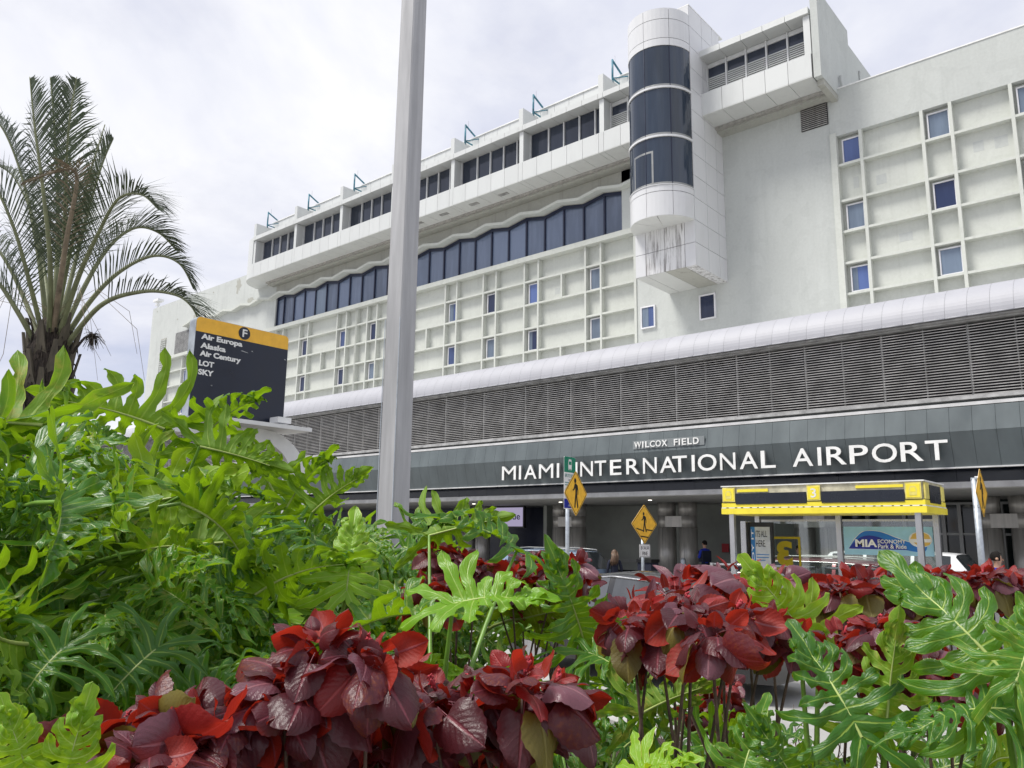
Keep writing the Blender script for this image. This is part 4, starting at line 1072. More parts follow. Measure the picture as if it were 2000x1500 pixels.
car('red_crossover', 'dark red crossover behind the shelter glass', (-7.15, 18.5, 0), 180, 'paint_red', sc_st(suv, .98, .90), 1.85, 0, rails=True)
car('blue_suv', 'grey blue utility car with red tail light beside the fine sign', (-16.62, 20.9, 0), 180, 'paint_blue', sc_st(suv, .98, .91), 1.85, 0, rails=True)
car('dark_suv', 'dark car roof behind the big leaf near the man in blue', (.55, 11.6, 0), 180, 'paint_black', sc_st(suv, 1.0, .965), 1.9, 0, rails=True)
wsv = [o for o in bpy.data.objects if o.name == 'white_suv'][0]
for k, (t_, w) in enumerate((('POLICE', .42),)):
    me = fit_text(t_, w, .075, .002, .012); me.transform(Matrix.Translation((.0, 0, 0)))
    me.transform(Matrix.Translation((-.2, .975 - .09, 1.26)) @ Matrix.Rotation(R(-9), 4, 'X') @ BACKF @ Matrix.Translation((-w / 2, 0, 0)))
    link('window_lettering', me, wsv, (0, 0, 0), 'white_paint', local=True)
me = box_mesh(.46, .004, .17, 'sticker_red', 'window_sticker').copy(); me.transform(Matrix.Translation((-.2, .872, 1.325)) @ Matrix.Rotation(R(9), 4, 'X')); link('window_sticker', me, wsv, (0, 0, 0), local=True)

# ------------------------------------------------------------------ people
def person(label, loc, rz, h, shirt, trousers, hair, arms='down', longhair=False, seated=False, group=None):
    t = empty('person', loc, (0, 0, R(rz))); tag(t, label, 'person', group)
    k = h / 1.78
    V, E_, RD = [], [], []
    def v(p, r, par=None):
        V.append(Vector(p) * k); RD.append(r * k); i = len(V) - 1
        if par is not None: E_.append((par, i))
        return i
    pel = v((0, 0, .96), .135); sp = v((0, .0, 1.12), .125, pel); ch = v((0, .01, 1.32), .15, sp); nb = v((0, 0, 1.47), .085, ch); nk = v((0, .01, 1.53), .055, nb)
    hd0 = v((0, .02, 1.60), .075, nk); hd1 = v((0, .02, 1.69), .09, hd0); hd2 = v((0, .015, 1.745), .055, hd1)
    for s in (-1, 1):
        shd = v((s * .17, 0, 1.43), .07, ch)
        if arms == 'phone': el, wr, hn = (s * .23, .05, 1.15), (s * .12, .27, 1.20), (s * .07, .34, 1.23)
        elif arms == 'swing': el, wr, hn = (s * .25, -.10 * s, 1.16), (s * .24, -.02 * s + .08, .92), (s * .235, -.0 * s + .10, .84)
        else: el, wr, hn = (s * .24, -.02, 1.16), (s * .25, .05, .92), (s * .25, .07, .84)
        e = v(el, .05, shd); w = v(wr, .035, e); hv = v(hn, .036, w)
        d = (Vector(hn) - Vector(wr)).normalized(); side = d.cross(Vector((0, 0, 1))); side = side.normalized() if side.length > .1 else Vector((0, 1, 0))
        for j in range(4):
            b0 = Vector(hn) + d * .03 + side * (.024 - .016 * j); f0 = v(b0, .0105, hv)
            v(b0 + d * (.055 - .006 * abs(j - 1)) + Vector((0, 0, -.012)), .0085, f0)
        th = v(Vector(hn) + side * .035, .011, hv); v(Vector(hn) + side * .05 + d * .035, .009, th)
        sw = .10 * s if arms == 'swing' else 0
        hp = v((s * .095, 0, .90), .095, pel); kn = v((s * .105, .02 + sw, .50), .065, hp); an = v((s * .105, -.01 + sw * 1.4, .09), .043, kn); v((s * .12, .13 + sw * 1.4, .035), .037, an)
    me = bpy.data.meshes.new('body'); me.from_pydata([tuple(p) for p in V], E_, [])
    o = bpy.data.objects.new('tmp', me); col.objects.link(o)
    sk = o.modifiers.new('skin', 'SKIN'); sk.use_smooth_shade = True
    for i, dv in enumerate(me.skin_vertices[0].data): dv.radius = (RD[i], RD[i] * (.72 if i in (1, 2, 0) else 1)); dv.use_root = (i == 0)
    ss = o.modifiers.new('sub', 'SUBSURF'); ss.levels = 2; ss.render_levels = 2
    m2 = bpy.data.meshes.new_from_object(o.evaluated_get(bpy.context.evaluated_depsgraph_get()))
    bpy.data.objects.remove(o); m2.name = 'body'
    m2.materials.clear()
    for mm in ('skin', shirt, trousers, 'black_plastic'): m2.materials.append(MATS[mm])
    hands = [V[i] for i in range(len(V)) if RD[i] == .036 * k]
    for p in m2.polygons:
        c = p.center
        if c.z > 1.50 * k or min((c - q).length for q in hands) < .13 * k: p.material_index = 0
        elif c.z < .085 * k: p.material_index = 3
        elif c.z < .97 * k and abs(c.x) < .20 * k: p.material_index = 2
        else: p.material_index = 1
        p.use_smooth = True
    bd = link('body', m2, t, (0, 0, 0), local=True)
    # hair cap, face
    hb = bmesh.new(); bmesh.ops.create_uvsphere(hb, u_segments=18, v_segments=12, radius=1)
    for q in list(hb.verts):
        if q.co.y > .50 and q.co.z < .42 or q.co.z < -.55: hb.verts.remove(q)
    for q in hb.verts:
        n_ = 1 + .06 * mnoise.noise(q.co * 3.1)
        q.co = Vector((q.co.x * .094 * n_, q.co.y * .110 * n_ + .008, q.co.z * .118 * n_ + 1.685)) * k
    hm = bpy.data.meshes.new('hair'); hb.to_mesh(hm); hb.free(); link('hair', hm, t, (0, 0, 0), hair, local=True, smooth=True)
    if longhair:
        lh = MB()
        for j in range(26):
            a = R(random.uniform(100, 260 + 90)); x = .085 * math.cos(a) * random.uniform(.5, 1); y = -.05 - abs(.06 * math.sin(a)) * random.random()
            lh.tube([(x * k, y * .6 * k, 1.72 * k), (x * 1.25 * k, (y - .05) * k, 1.58 * k), ((x * 1.5 - .03) * k, (y - .07) * k, 1.43 * k), ((x * 1.6 - .10 * random.random()) * k, (y - .06) * k, random.uniform(1.25, 1.36) * k)], [.03 * k, .032 * k, .026 * k, .004], 6)
        lh.build('long_hair', hair, t, local=True, smooth=True)
    fc = MB()
    fc.add([Vector(p) * k for p in ((-.016, .102, 1.632), (.016, .102, 1.632), (0, .132, 1.628), (0, .100, 1.688), (0, .108, 1.618))], [(0, 2, 3), (2, 1, 3), (0, 4, 2), (4, 1, 2)])
    fc.build('nose', 'skin', t, local=True, smooth=True)
    ey_ = MB()
    for s in (-1, 1): ey_.tube([(s * .034 * k, .094 * k, 1.676 * k), (s * .034 * k, .106 * k, 1.676 * k)], .010 * k, 8)
    ey_.build('eyes', 'ink_black', t, local=True)
    MB().box((-.027 * k, .027 * k), (.095 * k, .106 * k), (1.586 * k, 1.595 * k)).build('mouth', 'sticker_red', t, local=True)
    er = MB()
    for s in (-1, 1): er.tube([(s * .086 * k, .0, 1.66 * k), (s * .103 * k, -.005, 1.66 * k)], [.03 * k, .022 * k], 8)
    er.build('ears', 'skin', t, local=True, smooth=True)
    return t
o1 = person('officer in navy and blue uniform looking at a phone before the wall', (-14.93, 28.81, .146), 62, 1.82, 'cloth_blue', 'cloth_navy', 'hair_black', 'phone')
B('vest', o1, 'cloth_navy', (-.19, .19), (-.14, .17), (1.02, 1.44), local=True)
B('phone', o1, 'black_plastic', (-.04, .04), (.34, .355), (1.24, 1.38), local=True)
o2 = person('woman with long brown hair and dark jacket by the blue car', (-14.08, 21.25, .008), 50, 1.64, 'cloth_navy', 'cloth_dark', 'hair_brown', 'down', True)
MB().tube([(.12, .13, .95), (.13, .145, 1.2), (.11, .10, 1.38), (.10, -.06, 1.38)], .016, 6).build('bag_strap', 'white_paint', o2, local=True, smooth=True)
B('shoulder_bag', o2, 'cloth_dark', (.16, .30), (-.1, .2), (.75, 1.0), local=True)
o3 = person('man with short black hair in a blue shirt walking past the right sign', (-3.02, 16.94, .15), -72, 1.70, 'cloth_blue', 'cloth_navy', 'hair_black', 'swing')
q4 = at(1528, 1080, 26.5); q5 = at(1560, 1070, 27.5)
o4 = person('person in a dark hooded coat seen through the number 3 sticker', (q4.x, 22.75, .008), 150, 1.58, 'cloth_navy', 'cloth_dark', 'hair_black', 'down')
o5 = person('person in dark clothes seen through glass right of the sticker', (q5.x, q5.y, .146), 90, 1.70, 'cloth_dark', 'cloth_navy', 'hair_black', 'phone')

# ================================================================== planting
bed = [(-26, -3.5), (2.6, -3.5), (3.2, 1.2), (1.6, 4.6), (-1.5, 6.3), (-6, 7.1), (-26, 7.3)]
tag(MB().prism(bed, 'XY', 0, .26).build('planting_bed', 'soil'), kind='structure')
kb = MB()
for (xa, ya), (xb, yb) in zip(bed, bed[1:] + bed[:1]):
    d = Vector((xb - xa, yb - ya, 0)); n = Vector((d.y, -d.x, 0)).normalized() * .09
    a, b = Vector((xa, ya, 0)), Vector((xb, yb, 0))
    kb.add([a - n, b - n, b + n, a + n, *(p + Vector((0, 0, .31)) for p in (a - n, b - n, b + n, a + n))], [(0, 3, 2, 1), (4, 5, 6, 7), (0, 1, 5, 4), (2, 3, 7, 6), (1, 2, 6, 5), (3, 0, 4, 7)])
tag(kb.build('bed_kerb', 'kerb_concrete'), kind='structure')
GZ = .26

def grid_faces(bm, rows, uvl, uvs):
    for i in range(len(rows) - 1):
        for j in range(len(rows[i]) - 1):
            q = (rows[i][j], rows[i][j + 1], rows[i + 1][j + 1], rows[i + 1][j])
            u = (uvs[i][j], uvs[i][j + 1], uvs[i + 1][j + 1], uvs[i + 1][j])
            if len(set(q)) < 4: continue
            try: f = bm.faces.new(q)
            except ValueError: continue
            for lp_, uu in zip(f.loops, u): lp_[uvl].uv = uu
            f.smooth = True
def leaf_from(bm, name, mats):
    me = bpy.data.meshes.new(name)
    bmesh.ops.remove_doubles(bm, verts=bm.verts, dist=.0008)
    bm.to_mesh(me); bm.free()
    for m_ in mats: me.materials.append(MATS[m_])
    return me
def tube_bm(bm, pts, rads, mi, n=6):
    prev = None
    for i, p in enumerate(pts):
        d = (pts[min(i + 1, len(pts) - 1)] - pts[max(i - 1, 0)]).normalized()
        a = d.cross(Vector((0, 0, 1)) if abs(d.z) < .9 else Vector((1, 0, 0))).normalized(); b = d.cross(a)
        r = [bm.verts.new(p + (a * math.cos(2 * math.pi * t / n) + b * math.sin(2 * math.pi * t / n)) * rads[i]) for t in range(n)]
        if prev:
            for t in range(n):
                f = bm.faces.new((prev[t], prev[(t + 1) % n], r[(t + 1) % n], r[t])); f.material_index = mi; f.smooth = True
        prev = r
def philo_leaf(seed, blade='philo_leaf', fold=.35, slim=1.0, nl=7, droop=.35, smoothness=1.0):
    """deeply cut leaf: +Y along the midrib, +Z upper side, total length about 1"""
    rnd = random.Random(seed)
    bm = bmesh.new(); uvl = bm.loops.layers.uv.new('uv')
    mid = lambda s: Vector((0, s * .74, .05 * math.sin(s * 3.0) - droop * .30 * s * s))
    M_ = 13
    wv = [rnd.uniform(.8, 1.2) for _ in range(4)]
    for side in (-1, 1):
        lobes = []
        for i in range(nl):
            t = i / (nl - 1)
            s0 = .015 + .90 * t ** 1.02
            th = R(146 - 108 * t ** .72 + rnd.uniform(-6, 6))
            ln = (.40 + .20 * math.sin(min(1, t * 1.9 + .25) * math.pi) - .20 * t) * rnd.uniform(.90, 1.1)
            bend = rnd.uniform(.0, .5) * (1 if t > .1 else -.4)
            lobes.append((s0, th, ln, bend, rnd.uniform(-.30, .24), rnd.uniform(.7, 1.3), rnd.random() * 6.28))
        # terminal lobe half shared: treat as straight lobe on the axis, added below
        def centre(L_, t):
            s0, th, ln, bend, lift, ru, ph = L_
            a = th - bend * t * t * 1.3
            p = mid(s0); r = ln * t
            x = math.sin(a) * r; y = math.cos(a) * r
            z = fold * abs(x) - droop * .9 * t * t * ln + lift * t * ln + .018 * math.sin(7 * t + ph) * t
            return Vector((p.x + side * x, p.y + y, p.z + z)), Vector((side * math.sin(a), math.cos(a), 0))
        for i, L_ in enumerate(lobes):
            s0, th, ln, bend, lift, ru, ph = L_
            rows, uvs = [], []
            w0 = (.066 + .026 * (1 - i / nl)) * slim
            for j in range(M_):
                t = j / (M_ - 1)
                c, dr = centre(L_, t)
                pr = Vector((dr.y, -dr.x, 0)) * side          # towards the leaf tip side (larger s)
                pr = Vector((-dr.y * side, dr.x * side, 0))
                prof = (.62 + .38 * math.sin(min(1, t / .62) * math.pi / 2)) * (1 if t < .70 else math.sqrt(max(.0, 1 - ((t - .70) / .30) ** 2.2)))
                w = w0 * prof
                wave = .30 * math.sin(t * 13 * ru + ph) + .14 * math.sin(t * 23 + ph * 2)
                wl = w * (1 + wave * smoothness); wr_ = w * (1 + (.30 * math.sin(t * 12 * ru + ph + 2.1) + .14 * math.sin(t * 21 + ph)) * smoothness)
                ruf = .038 * math.sin(t * 11 * ru + ph) * min(1, t * 2.2) * smoothness
                ruf2 = .038 * math.sin(t * 10 * ru + ph + 1.9) * min(1, t * 2.2) * smoothness
                el = c + pr * wl + Vector((0, 0, ruf)); er_ = c - pr * wr_ + Vector((0, 0, ruf2))
                cut = .16
                bl = max(0, min(1, (t - cut) / .16)); bl = bl * bl * (3 - 2 * bl)
                nb_ = lobes[i + 1] if i + 1 < nl else None; pb = lobes[i - 1] if i > 0 else None
                if nb_ and bl < 1:
                    tt = t * (.5 * (ln + nb_[2])) / nb_[2]
                    q = (c + centre(nb_, min(1, tt))[0]) * .5; q.z -= .012 * t / cut
                    er2 = q; 
                else: er2 = None
                if pb and bl < 1:
                    tt = t * (.5 * (ln + pb[2])) / pb[2]
                    q2 = (c + centre(pb, min(1, tt))[0]) * .5; q2.z -= .012 * t / cut
                else: q2 = None
                # which edge faces the next lobe: test by distance
                fwd, bwd = (el, er_) if (nb_ is None or (el - centre(nb_, t)[0]).length < (er_ - centre(nb_, t)[0]).length) else (er_, el)
                if pb is not None and nb_ is None:
                    fwd, bwd = (er_, el) if (el - centre(pb, t)[0]).length < (er_ - centre(pb, t)[0]).length else (el, er_)
                if er2 is not None: fwd = er2.lerp(fwd, bl)
                if q2 is not None: bwd = q2.lerp(bwd, bl)
                hf = c.lerp(fwd, .5) + Vector((0, 0, .012 * (1 if t > .05 else 0))); hb_ = c.lerp(bwd, .5) + Vector((0, 0, .012 * (1 if t > .05 else 0)))
                rows.append([bm.verts.new(p) for p in (bwd, hb_, c, hf, fwd)])
                uvs.append([(-1 if bl > .5 else -.55, t), (-.5 if bl > .5 else -.28, t), (0, t), (.5 if bl > .5 else .28, t), (1 if bl > .5 else .55, t)])
            if side == -1: rows = [list(reversed(r)) for r in rows]; uvs = [list(reversed(r)) for r in uvs]
            grid_faces(bm, rows, uvl, uvs)
    # terminal lobe
    rows, uvs = [], []; ph = rnd.random() * 6
    e0 = mid(.86)
    for j in range(M_):
        t = j / (M_ - 1); ln = .36
        c = e0 + Vector((0, ln * t, -droop * .55 * t * t * ln - .02 * t))
        w = .105 * slim * (1 if t < .55 else math.sqrt(max(0, 1 - ((t - .55) / .45) ** 2.2)))
        w1 = w * (1 + .2 * math.sin(t * 12 + ph)); w2 = w * (1 + .2 * math.sin(t * 11 + ph + 2))
        rows.append([bm.verts.new(p) for p in (c + Vector((-w1, 0, fold * w1 + .02 * math.sin(9 * t + ph))), c + Vector((-w1 * .5, 0, fold * w1 * .5 + .008)), c, c + Vector((w2 * .5, 0, fold * w2 * .5 + .008)), c + Vector((w2, 0, fold * w2 + .02 * math.sin(9 * t + ph + 2))))])
        uvs.append([(-1, t), (-.5, t), (0, t), (.5, t), (1, t)])
    grid_faces(bm, rows, uvl, uvs)
    for v_ in bm.verts: v_.co.z += .016 * mnoise.noise(v_.co * 7 + Vector((seed * 3.1, 0, 0))) + .008 * mnoise.noise(v_.co * 19 + Vector((seed, 5, 0)))
    # make the upper side face +Z
    bm.normal_update()
    for f in bm.faces:
        if f.normal.z < 0: f.normal_flip()
    bmesh.ops.remove_doubles(bm, verts=bm.verts, dist=.002)
    pts = [mid(k / 8 * .98) + Vector((0, 0, -.004)) for k in range(9)]
    tube_bm(bm, pts, [.013 - .010 * k / 8 for k in range(9)], 1)
    return leaf_from(bm, 'leaf', [blade, 'petiole_pale'])
def ovate_leaf(seed, blade, width=.40, fold=.35, curl=.5, teeth=True, cup=.0, wavy=.02):
    """toothed heart-shaped leaf: +Y to the tip, length 1"""
    rnd = random.Random(seed); bm = bmesh.new(); uvl = bm.loops.layers.uv.new('uv')
    n = 15; rows, uvs = [], []; ph = rnd.random() * 6
    for j in range(n):
        t = j / (n - 1)
        w = width * (max(0, math.sin(math.pi * min(1, (t * .90 + .10)) ** .68)) ** .62) * (1 if t < .9 else 1 - (t - .9) * 5) if t < 1 else .004
        if teeth: w *= 1 + (.030 if j % 2 else -.030)
        y = t; z = -curl * .45 * t * t
        ang = curl * t
        row, uvr = [], []
        for u in (-1, -.72, -.38, 0, .38, .72, 1):
            x = u * w
            yy = y - (.10 * (abs(u) ** 2) * (1 - t) ** 3)
            zz = z + fold * abs(x) - cup * (abs(u) ** 3) * w * 1.2 + wavy * math.sin(t * 8 + ph + u) * abs(u)
            row.append(bm.verts.new((x, yy, zz))); uvr.append((u, t))
        rows.append(row); uvs.append(uvr)
    grid_faces(bm, rows, uvl, uvs)
    bm.normal_update()
    if sum(f.normal.z for f in bm.faces) < 0:
        for f in bm.faces: f.normal_flip()
    tube_bm(bm, [Vector((0, -.34, .03)), Vector((0, -.15, .02)), Vector((0, 0, 0))], [.018, .015, .013], 0, 5)
    return leaf_from(bm, 'leaf', [blade])

PL = [philo_leaf(s, fold=f, slim=sl, nl=n_, droop=dr) for s, f, sl, n_, dr in
      ((1, .60, .50, 9, .40), (2, .45, .44, 9, .6), (3, .85, .54, 8, .3), (4, .30, .40, 10, .7), (5, 1.05, .52, 8, .25), (6, .55, .54, 8, .55), (7, .45, .36, 10, .8), (8, .75, .46, 9, .5), (9, 1.2, .44, 9, .6), (10, .35, .48, 8, .9))]
PY = [philo_leaf(s, 'philo_leaf_young', fold=f, slim=sl, nl=n_, droop=dr, smoothness=.7) for s, f, sl, n_, dr in ((11, .55, .78, 8, .25), (12, .30, .66, 9, .5), (13, .15, .85, 7, .35))]
PBIG = philo_leaf(21, fold=.10, slim=.56, nl=9, droop=.35, smoothness=.6)

def basis(mdir, nrm):
    y = mdir.normalized(); z = (nrm - y * nrm.dot(y)); z = z.normalized() if z.length > 1e-4 else y.orthogonal().normalized()
    x = y.cross(z)
    mt_ = Matrix.Identity(4)
    for i in range(3): mt_[i][0] = x[i]; mt_[i][1] = y[i]; mt_[i][2] = z[i]
    return mt_
def add_leaf(plant, me, P, mdir, nrm, size, name='leaf'):
    o = bpy.data.objects.new(name, me); col.objects.link(o); o.parent = plant
    o.matrix_local = Matrix.Translation(P - wp(plant)) @ basis(mdir, nrm) @ Matrix.Scale(size, 4)
    return o
def petiole(plant, A, P, size, sag=.25, mat='petiole_green'):
    v = P - A; pts = []
    side = Vector((v.x, v.y, 0))
    for k in range(8):
        t = k / 7
        p = A + v * t; lift = math.sin(t * math.pi) * sag * v.length * .35
        p = p + Vector((0, 0, lift)) - side * (math.sin(t * math.pi) * .12 * sag)
        pts.append(p)
    r0 = max(.011, .020 * size)
    return MB().tube(pts, [r0 * (1.25 - .65 * k / 7) for k in range(8)], 7, cap=False).build('petiole', mat, plant, smooth=True, fix=False)
LABEL_USED = set()
def philodendron(base, n, R0, zc, lsize, label, rnd, young=.15, lean=(0, 0), petl=(.5, 1.0), stem=True, azr=None, zmin=None):
    pl = empty('philodendron', base); tag(pl, label, 'plant', 'cut leaf philodendrons in the bed')
    hub = Vector(base) + Vector((lean[0], lean[1], zc))
    if stem:
        pts = [Vector(base) + Vector((lean[0] * t * t, lean[1] * t * t, zc * t)) for t in (0, .3, .6, .85, 1)]
        MB().tube(pts, [.055, .05, .045, .045, .03], 9).build('stem', 'bark', pl, smooth=True)
    ga = 2.39996; a0 = rnd.random() * 6.28; n = int(n * 1.7)
    for i in range(n):
        f = (i + .5) / n
        az = a0 + i * ga + rnd.uniform(-.3, .3)
        if azr: az = azr[0] + (azr[1] - azr[0]) * ((i * .618) % 1) + rnd.uniform(-.15, .15)
        el = R(80 - 72 * f ** .85 + rnd.uniform(-10, 10))
        pe = rnd.uniform(*petl) * (.8 + .4 * f)
        o = Vector((math.cos(az), math.sin(az), 0))
        A = hub - Vector((0, 0, rnd.uniform(.02, .35) * f * max(.3, zc * .5)))
        P = A + (o * math.cos(el) + Vector((0, 0, math.sin(el)))) * pe * R0
        if zmin and P.z < zmin: P.z = zmin + rnd.uniform(0, .15)
        tilt = R(rnd.uniform(-28, 22) + 22 * f)
        md = o * math.cos(tilt) - Vector((0, 0, math.sin(tilt)))
        tw = Matrix.Rotation(rnd.uniform(-.5, .5), 3, 'Z'); md = tw @ md
        nr = Vector((0, 0, 1)) * math.cos(tilt) + o * math.sin(tilt)
        nr = Matrix.Rotation(rnd.gauss(0, .75), 3, md.normalized()) @ nr
        s = lsize * rnd.uniform(.42, .86)
        yg = rnd.random() < young
        add_leaf(pl, rnd.choice(PY if yg else PL), P, md, nr, s)
        petiole(pl, A, P, s, rnd.uniform(.05, .5), 'petiole_pale' if yg else 'petiole_green')
    return pl, hub
def hero(pl, hub, a, t, d0, d1, me, facing=1.0, up=.25, size=None, pet_from=None, mat='petiole_green', roll=0):
    """leaf whose stalk joins at picture place a and whose tip lies at t"""
    P = at(a[0], a[1], d0); T = at(t[0], t[1], d1); md = T - P
    tc_ = (CAM - P).normalized(); nr = tc_ * facing + Vector((0, 0, up))
    if roll: nr = Matrix.Rotation(R(roll), 3, md.normalized()) @ nr
    s = size or md.length / 1.0
    add_leaf(pl, me, P, md, nr, s)
    A = hub if pet_from is None else pet_from
    petiole(pl, A, P, s, .15, mat)
def gbase(px, d, z=GZ):
    """ground place under picture column px, at distance d along the view axis"""
    p = at(px, 1050, d); return Vector((p.x, p.y, z))

rp = random.Random(42)
LB = 'large glossy cut leaf plant '
specs = [  # px, d, n, R0, crown z, leaf size, label, young share
    (40, 3.1, 34, 1.0, 1.34, .60, LB + 'filling the left edge under the palm', .10),
    (250, 4.0, 30, 1.0, .86, .58, LB + 'rising highest in front of the navy sign', .10),
    (520, 4.7, 30, 1.0, 1.0, .58, LB + 'in front of the curved white sign post', .12),
    (170, 2.6, 26, .9, .90, .54, LB + 'below the palm with shaded dark leaves', .05),
    (420, 3.3, 30, .95, .78, .56, LB + 'with a fan leaf standing below the sign post', .15),
    (660, 4.9, 28, 1.0, 1.02, .56, LB + 'around the foot of the lamp pole', .12),
    (580, 4.0, 16, .9, .82, .52, LB + 'low between the sign post and the lamp pole', .12),
    (545, 4.2, 18, .9, 1.12, .54, LB + 'hiding the base of the curved white post', .15),
    (1490, 3.5, 8, .7, .22, .42, LB + 'low behind the bare stems under the shelter', .1),
    (1380, 4.2, 9, .8, .30, .46, LB + 'low and far between the stems of the right red shrub', .1),
    (1170, 3.9, 10, .8, .42, .46, LB + 'before the black sedan, left of the red clump', .1),
    (860, 4.6, 18, .95, .80, .52, LB + 'with tall fan leaf right of the lamp pole', .12),
    (640, 3.5, 16, .8, .72, .46, LB + 'with a bright yellow green leaf before the lamp pole', .30),
    (860, 2.9, 5, .7, .55, .42, LB + 'with yellow edged fan leaf over the red shrubs', .4),
    (300, 2.35, 26, .85, .66, .50, LB + 'with long narrow fingers behind the nearest red shrub', .15),
    (20, 2.0, 20, .60, .70, .44, LB + 'with pale drooping fingers in the lower left corner', .35),
    (1130, 3.0, 10, .75, .50, .42, LB + 'between the two red shrub masses', .1),
    (1270, 2.9, 7, .7, .22, .40, LB + 'low and dark under the right red shrub', .0),
    (1560, 3.1, 6, .65, .55, .42, LB + 'with upright fingers before the bus shelter', .4),
    (1640, 2.1, 9, .6, .55, .40, LB + 'below the biggest leaf at the right', .1),
    (1960, 1.95, 5, .6, .55, .42, LB + 'bearing the biggest leaf at the right edge', .1),
    (80, 1.55, 4, .35, .35, .28, LB + 'with smooth bright lobes at the bottom left', 1.0),
    (1440, 1.75, 4, .5, .10, .32, LB + 'with broad upright lobes at the bottom edge', .1),
    (1080, 2.2, 6, .6, .25, .36, LB + 'low at the bottom edge right of the red shrub', .1),
    (-120, 2.7, 20, 1.0, 1.3, .60, LB + 'reaching in from beyond the left edge', .1),
    (2100, 2.9, 8, .8, .7, .50, LB + 'reaching in from beyond the right edge', .1),
]
PH_ = {}
for px, d, n, r0, zc, ls, lab, yg in specs:
    b = gbase(px, d)
    PH_[px] = philodendron(tuple(b), n, r0, zc, ls, lab, rp, yg)
def H(px, *a, **k): hero(PH_[px][0], PH_[px][1], *a, **k)
# leaves with a clear place of their own
H(40, (84, 830), (-60, 822), 3.0, 2.9, PL[4], facing=-.9, up=.1, size=.60)
H(250, (322, 838), (175, 790), 3.9, 3.8, PL[2], facing=-.7, up=.35, size=.62)
H(250, (390, 872), (560, 915), 3.8, 3.9, PL[4], facing=-.9, up=.2, size=.46)
H(250, (400, 850), (500, 760), 4.0, 4.0, PL[5], facing=-.5, up=.6, size=.42)
H(545, (560, 990), (605, 925), 4.2, 4.2, PL[5], facing=-.5, up=.5, size=.44)
H(545, (535, 960), (490, 890), 4.2, 4.2, PL[2], facing=-.6, up=.4, size=.42)
H(545, (610, 1000), (660, 960), 4.1, 4.1, PL[4], facing=-.6, up=.4, size=.40)
H(420, (436, 1060), (265, 1075), 3.3, 3.2, PL[2], facing=-.8, up=.2, size=.52)
H(420, (497, 1161), (640, 1090), 3.0, 3.1, PL[5], facing=-.5, up=.5, size=.46, mat='petiole_green')
H(420, (438, 1165), (432, 1225), 2.9, 2.7, PL[1], facing=.8, up=.6, size=.26)
H(640, (677, 1155), (690, 1030), 3.1, 3.2, PY[1], facing=.9, up=.2, size=.36, mat='petiole_pale')
H(860, (838, 1046), (1000, 1005), 3.9, 3.9, PL[4], facing=-.8, up=.1, size=.44)
PH860b = [p for p in bpy.data.objects if p.name.startswith('philodendron') and 'yellow edged fan' in p.get('label', '')][0]
hero(PH860b, wp(PH860b) + Vector((0, 0, .85)), (885, 1180), (1070, 1160), 2.8, 2.8, PY[0], facing=.5, up=.8, size=.38)
hero(PH860b, wp(PH860b) + Vector((0, 0, .85)), (1010, 1075), (900, 1010), 3.6, 3.5, PL[5], facing=.4, up=.8, size=.50)
H(300, (312, 1262), (190, 1372), 2.2, 2.05, PL[6], facing=.8, up=.5, size=.34)
H(300, (330, 1235), (150, 1215), 2.4, 2.3, PL[6], facing=.5, up=.9, size=.36)
H(20, (130, 1262), (0, 1400), 2.1, 1.95, PL[6], facing=.4, up=.9, size=.34)
H(1960, (1995, 1352), (1775, 1120), 1.72, 1.95, PBIG, facing=.95, up=.45, size=.44)
H(1960, (1965, 1385), (1720, 1400), 1.70, 1.72, PL[3], facing=.5, up=.9, size=.28)
H(1960, (1985, 1330), (2040, 1180), 1.66, 1.72, PL[1], facing=.9, up=.2, size=.28)
H(1640, (1683, 1440), (1585, 1265), 1.85, 2.0, PL[5], facing=.8, up=.6, size=.34)
H(1640, (1730, 1440), (1745, 1270), 1.85, 1.9, PL[2], facing=-.5, up=.4, size=.30)
H(1560, (1600, 1240), (1480, 1235), 3.0, 2.95, PY[0], facing=-.9, up=.1, size=.40)
H(1560, (1560, 1225), (1470, 1110), 3.0, 3.0, PY[2], facing=.8, up=.2, size=.34)
H(1270, (1250, 1395), (1345, 1350), 2.6, 2.7, PL[2], facing=-.8, up=.2, size=.34)
H(1270, (1230, 1385), (1130, 1400), 2.7, 2.6, PL[1], facing=.6, up=.6, size=.34)
H(1130, (1150, 1275), (1250, 1330), 2.8, 2.7, PL[1], facing=.5, up=.8, size=.34)
H(1130, (1140, 1250), (1100, 1130), 2.9, 2.9, PL[0], facing=.7, up=.4, size=.40)
H(80, (120, 1545), (160, 1400), 1.5, 1.5, PY[2], facing=.9, up=.3, size=.20)
H(80, (60, 1530), (30, 1440), 1.5, 1.5, PY[0], facing=.9, up=.3, size=.18)
H(1440, (1440, 1545), (1480, 1410), 1.5, 1.55, PL[5], facing=.9, up=.3, size=.20)
H(1440, (1560, 1540), (1500, 1440), 1.5, 1.5, PL[0], facing=.8, up=.3, size=.18)
H(1440, (1240, 1510), (1310, 1490), 1.55, 1.5, PY[0], facing=.5, up=.9, size=.16)

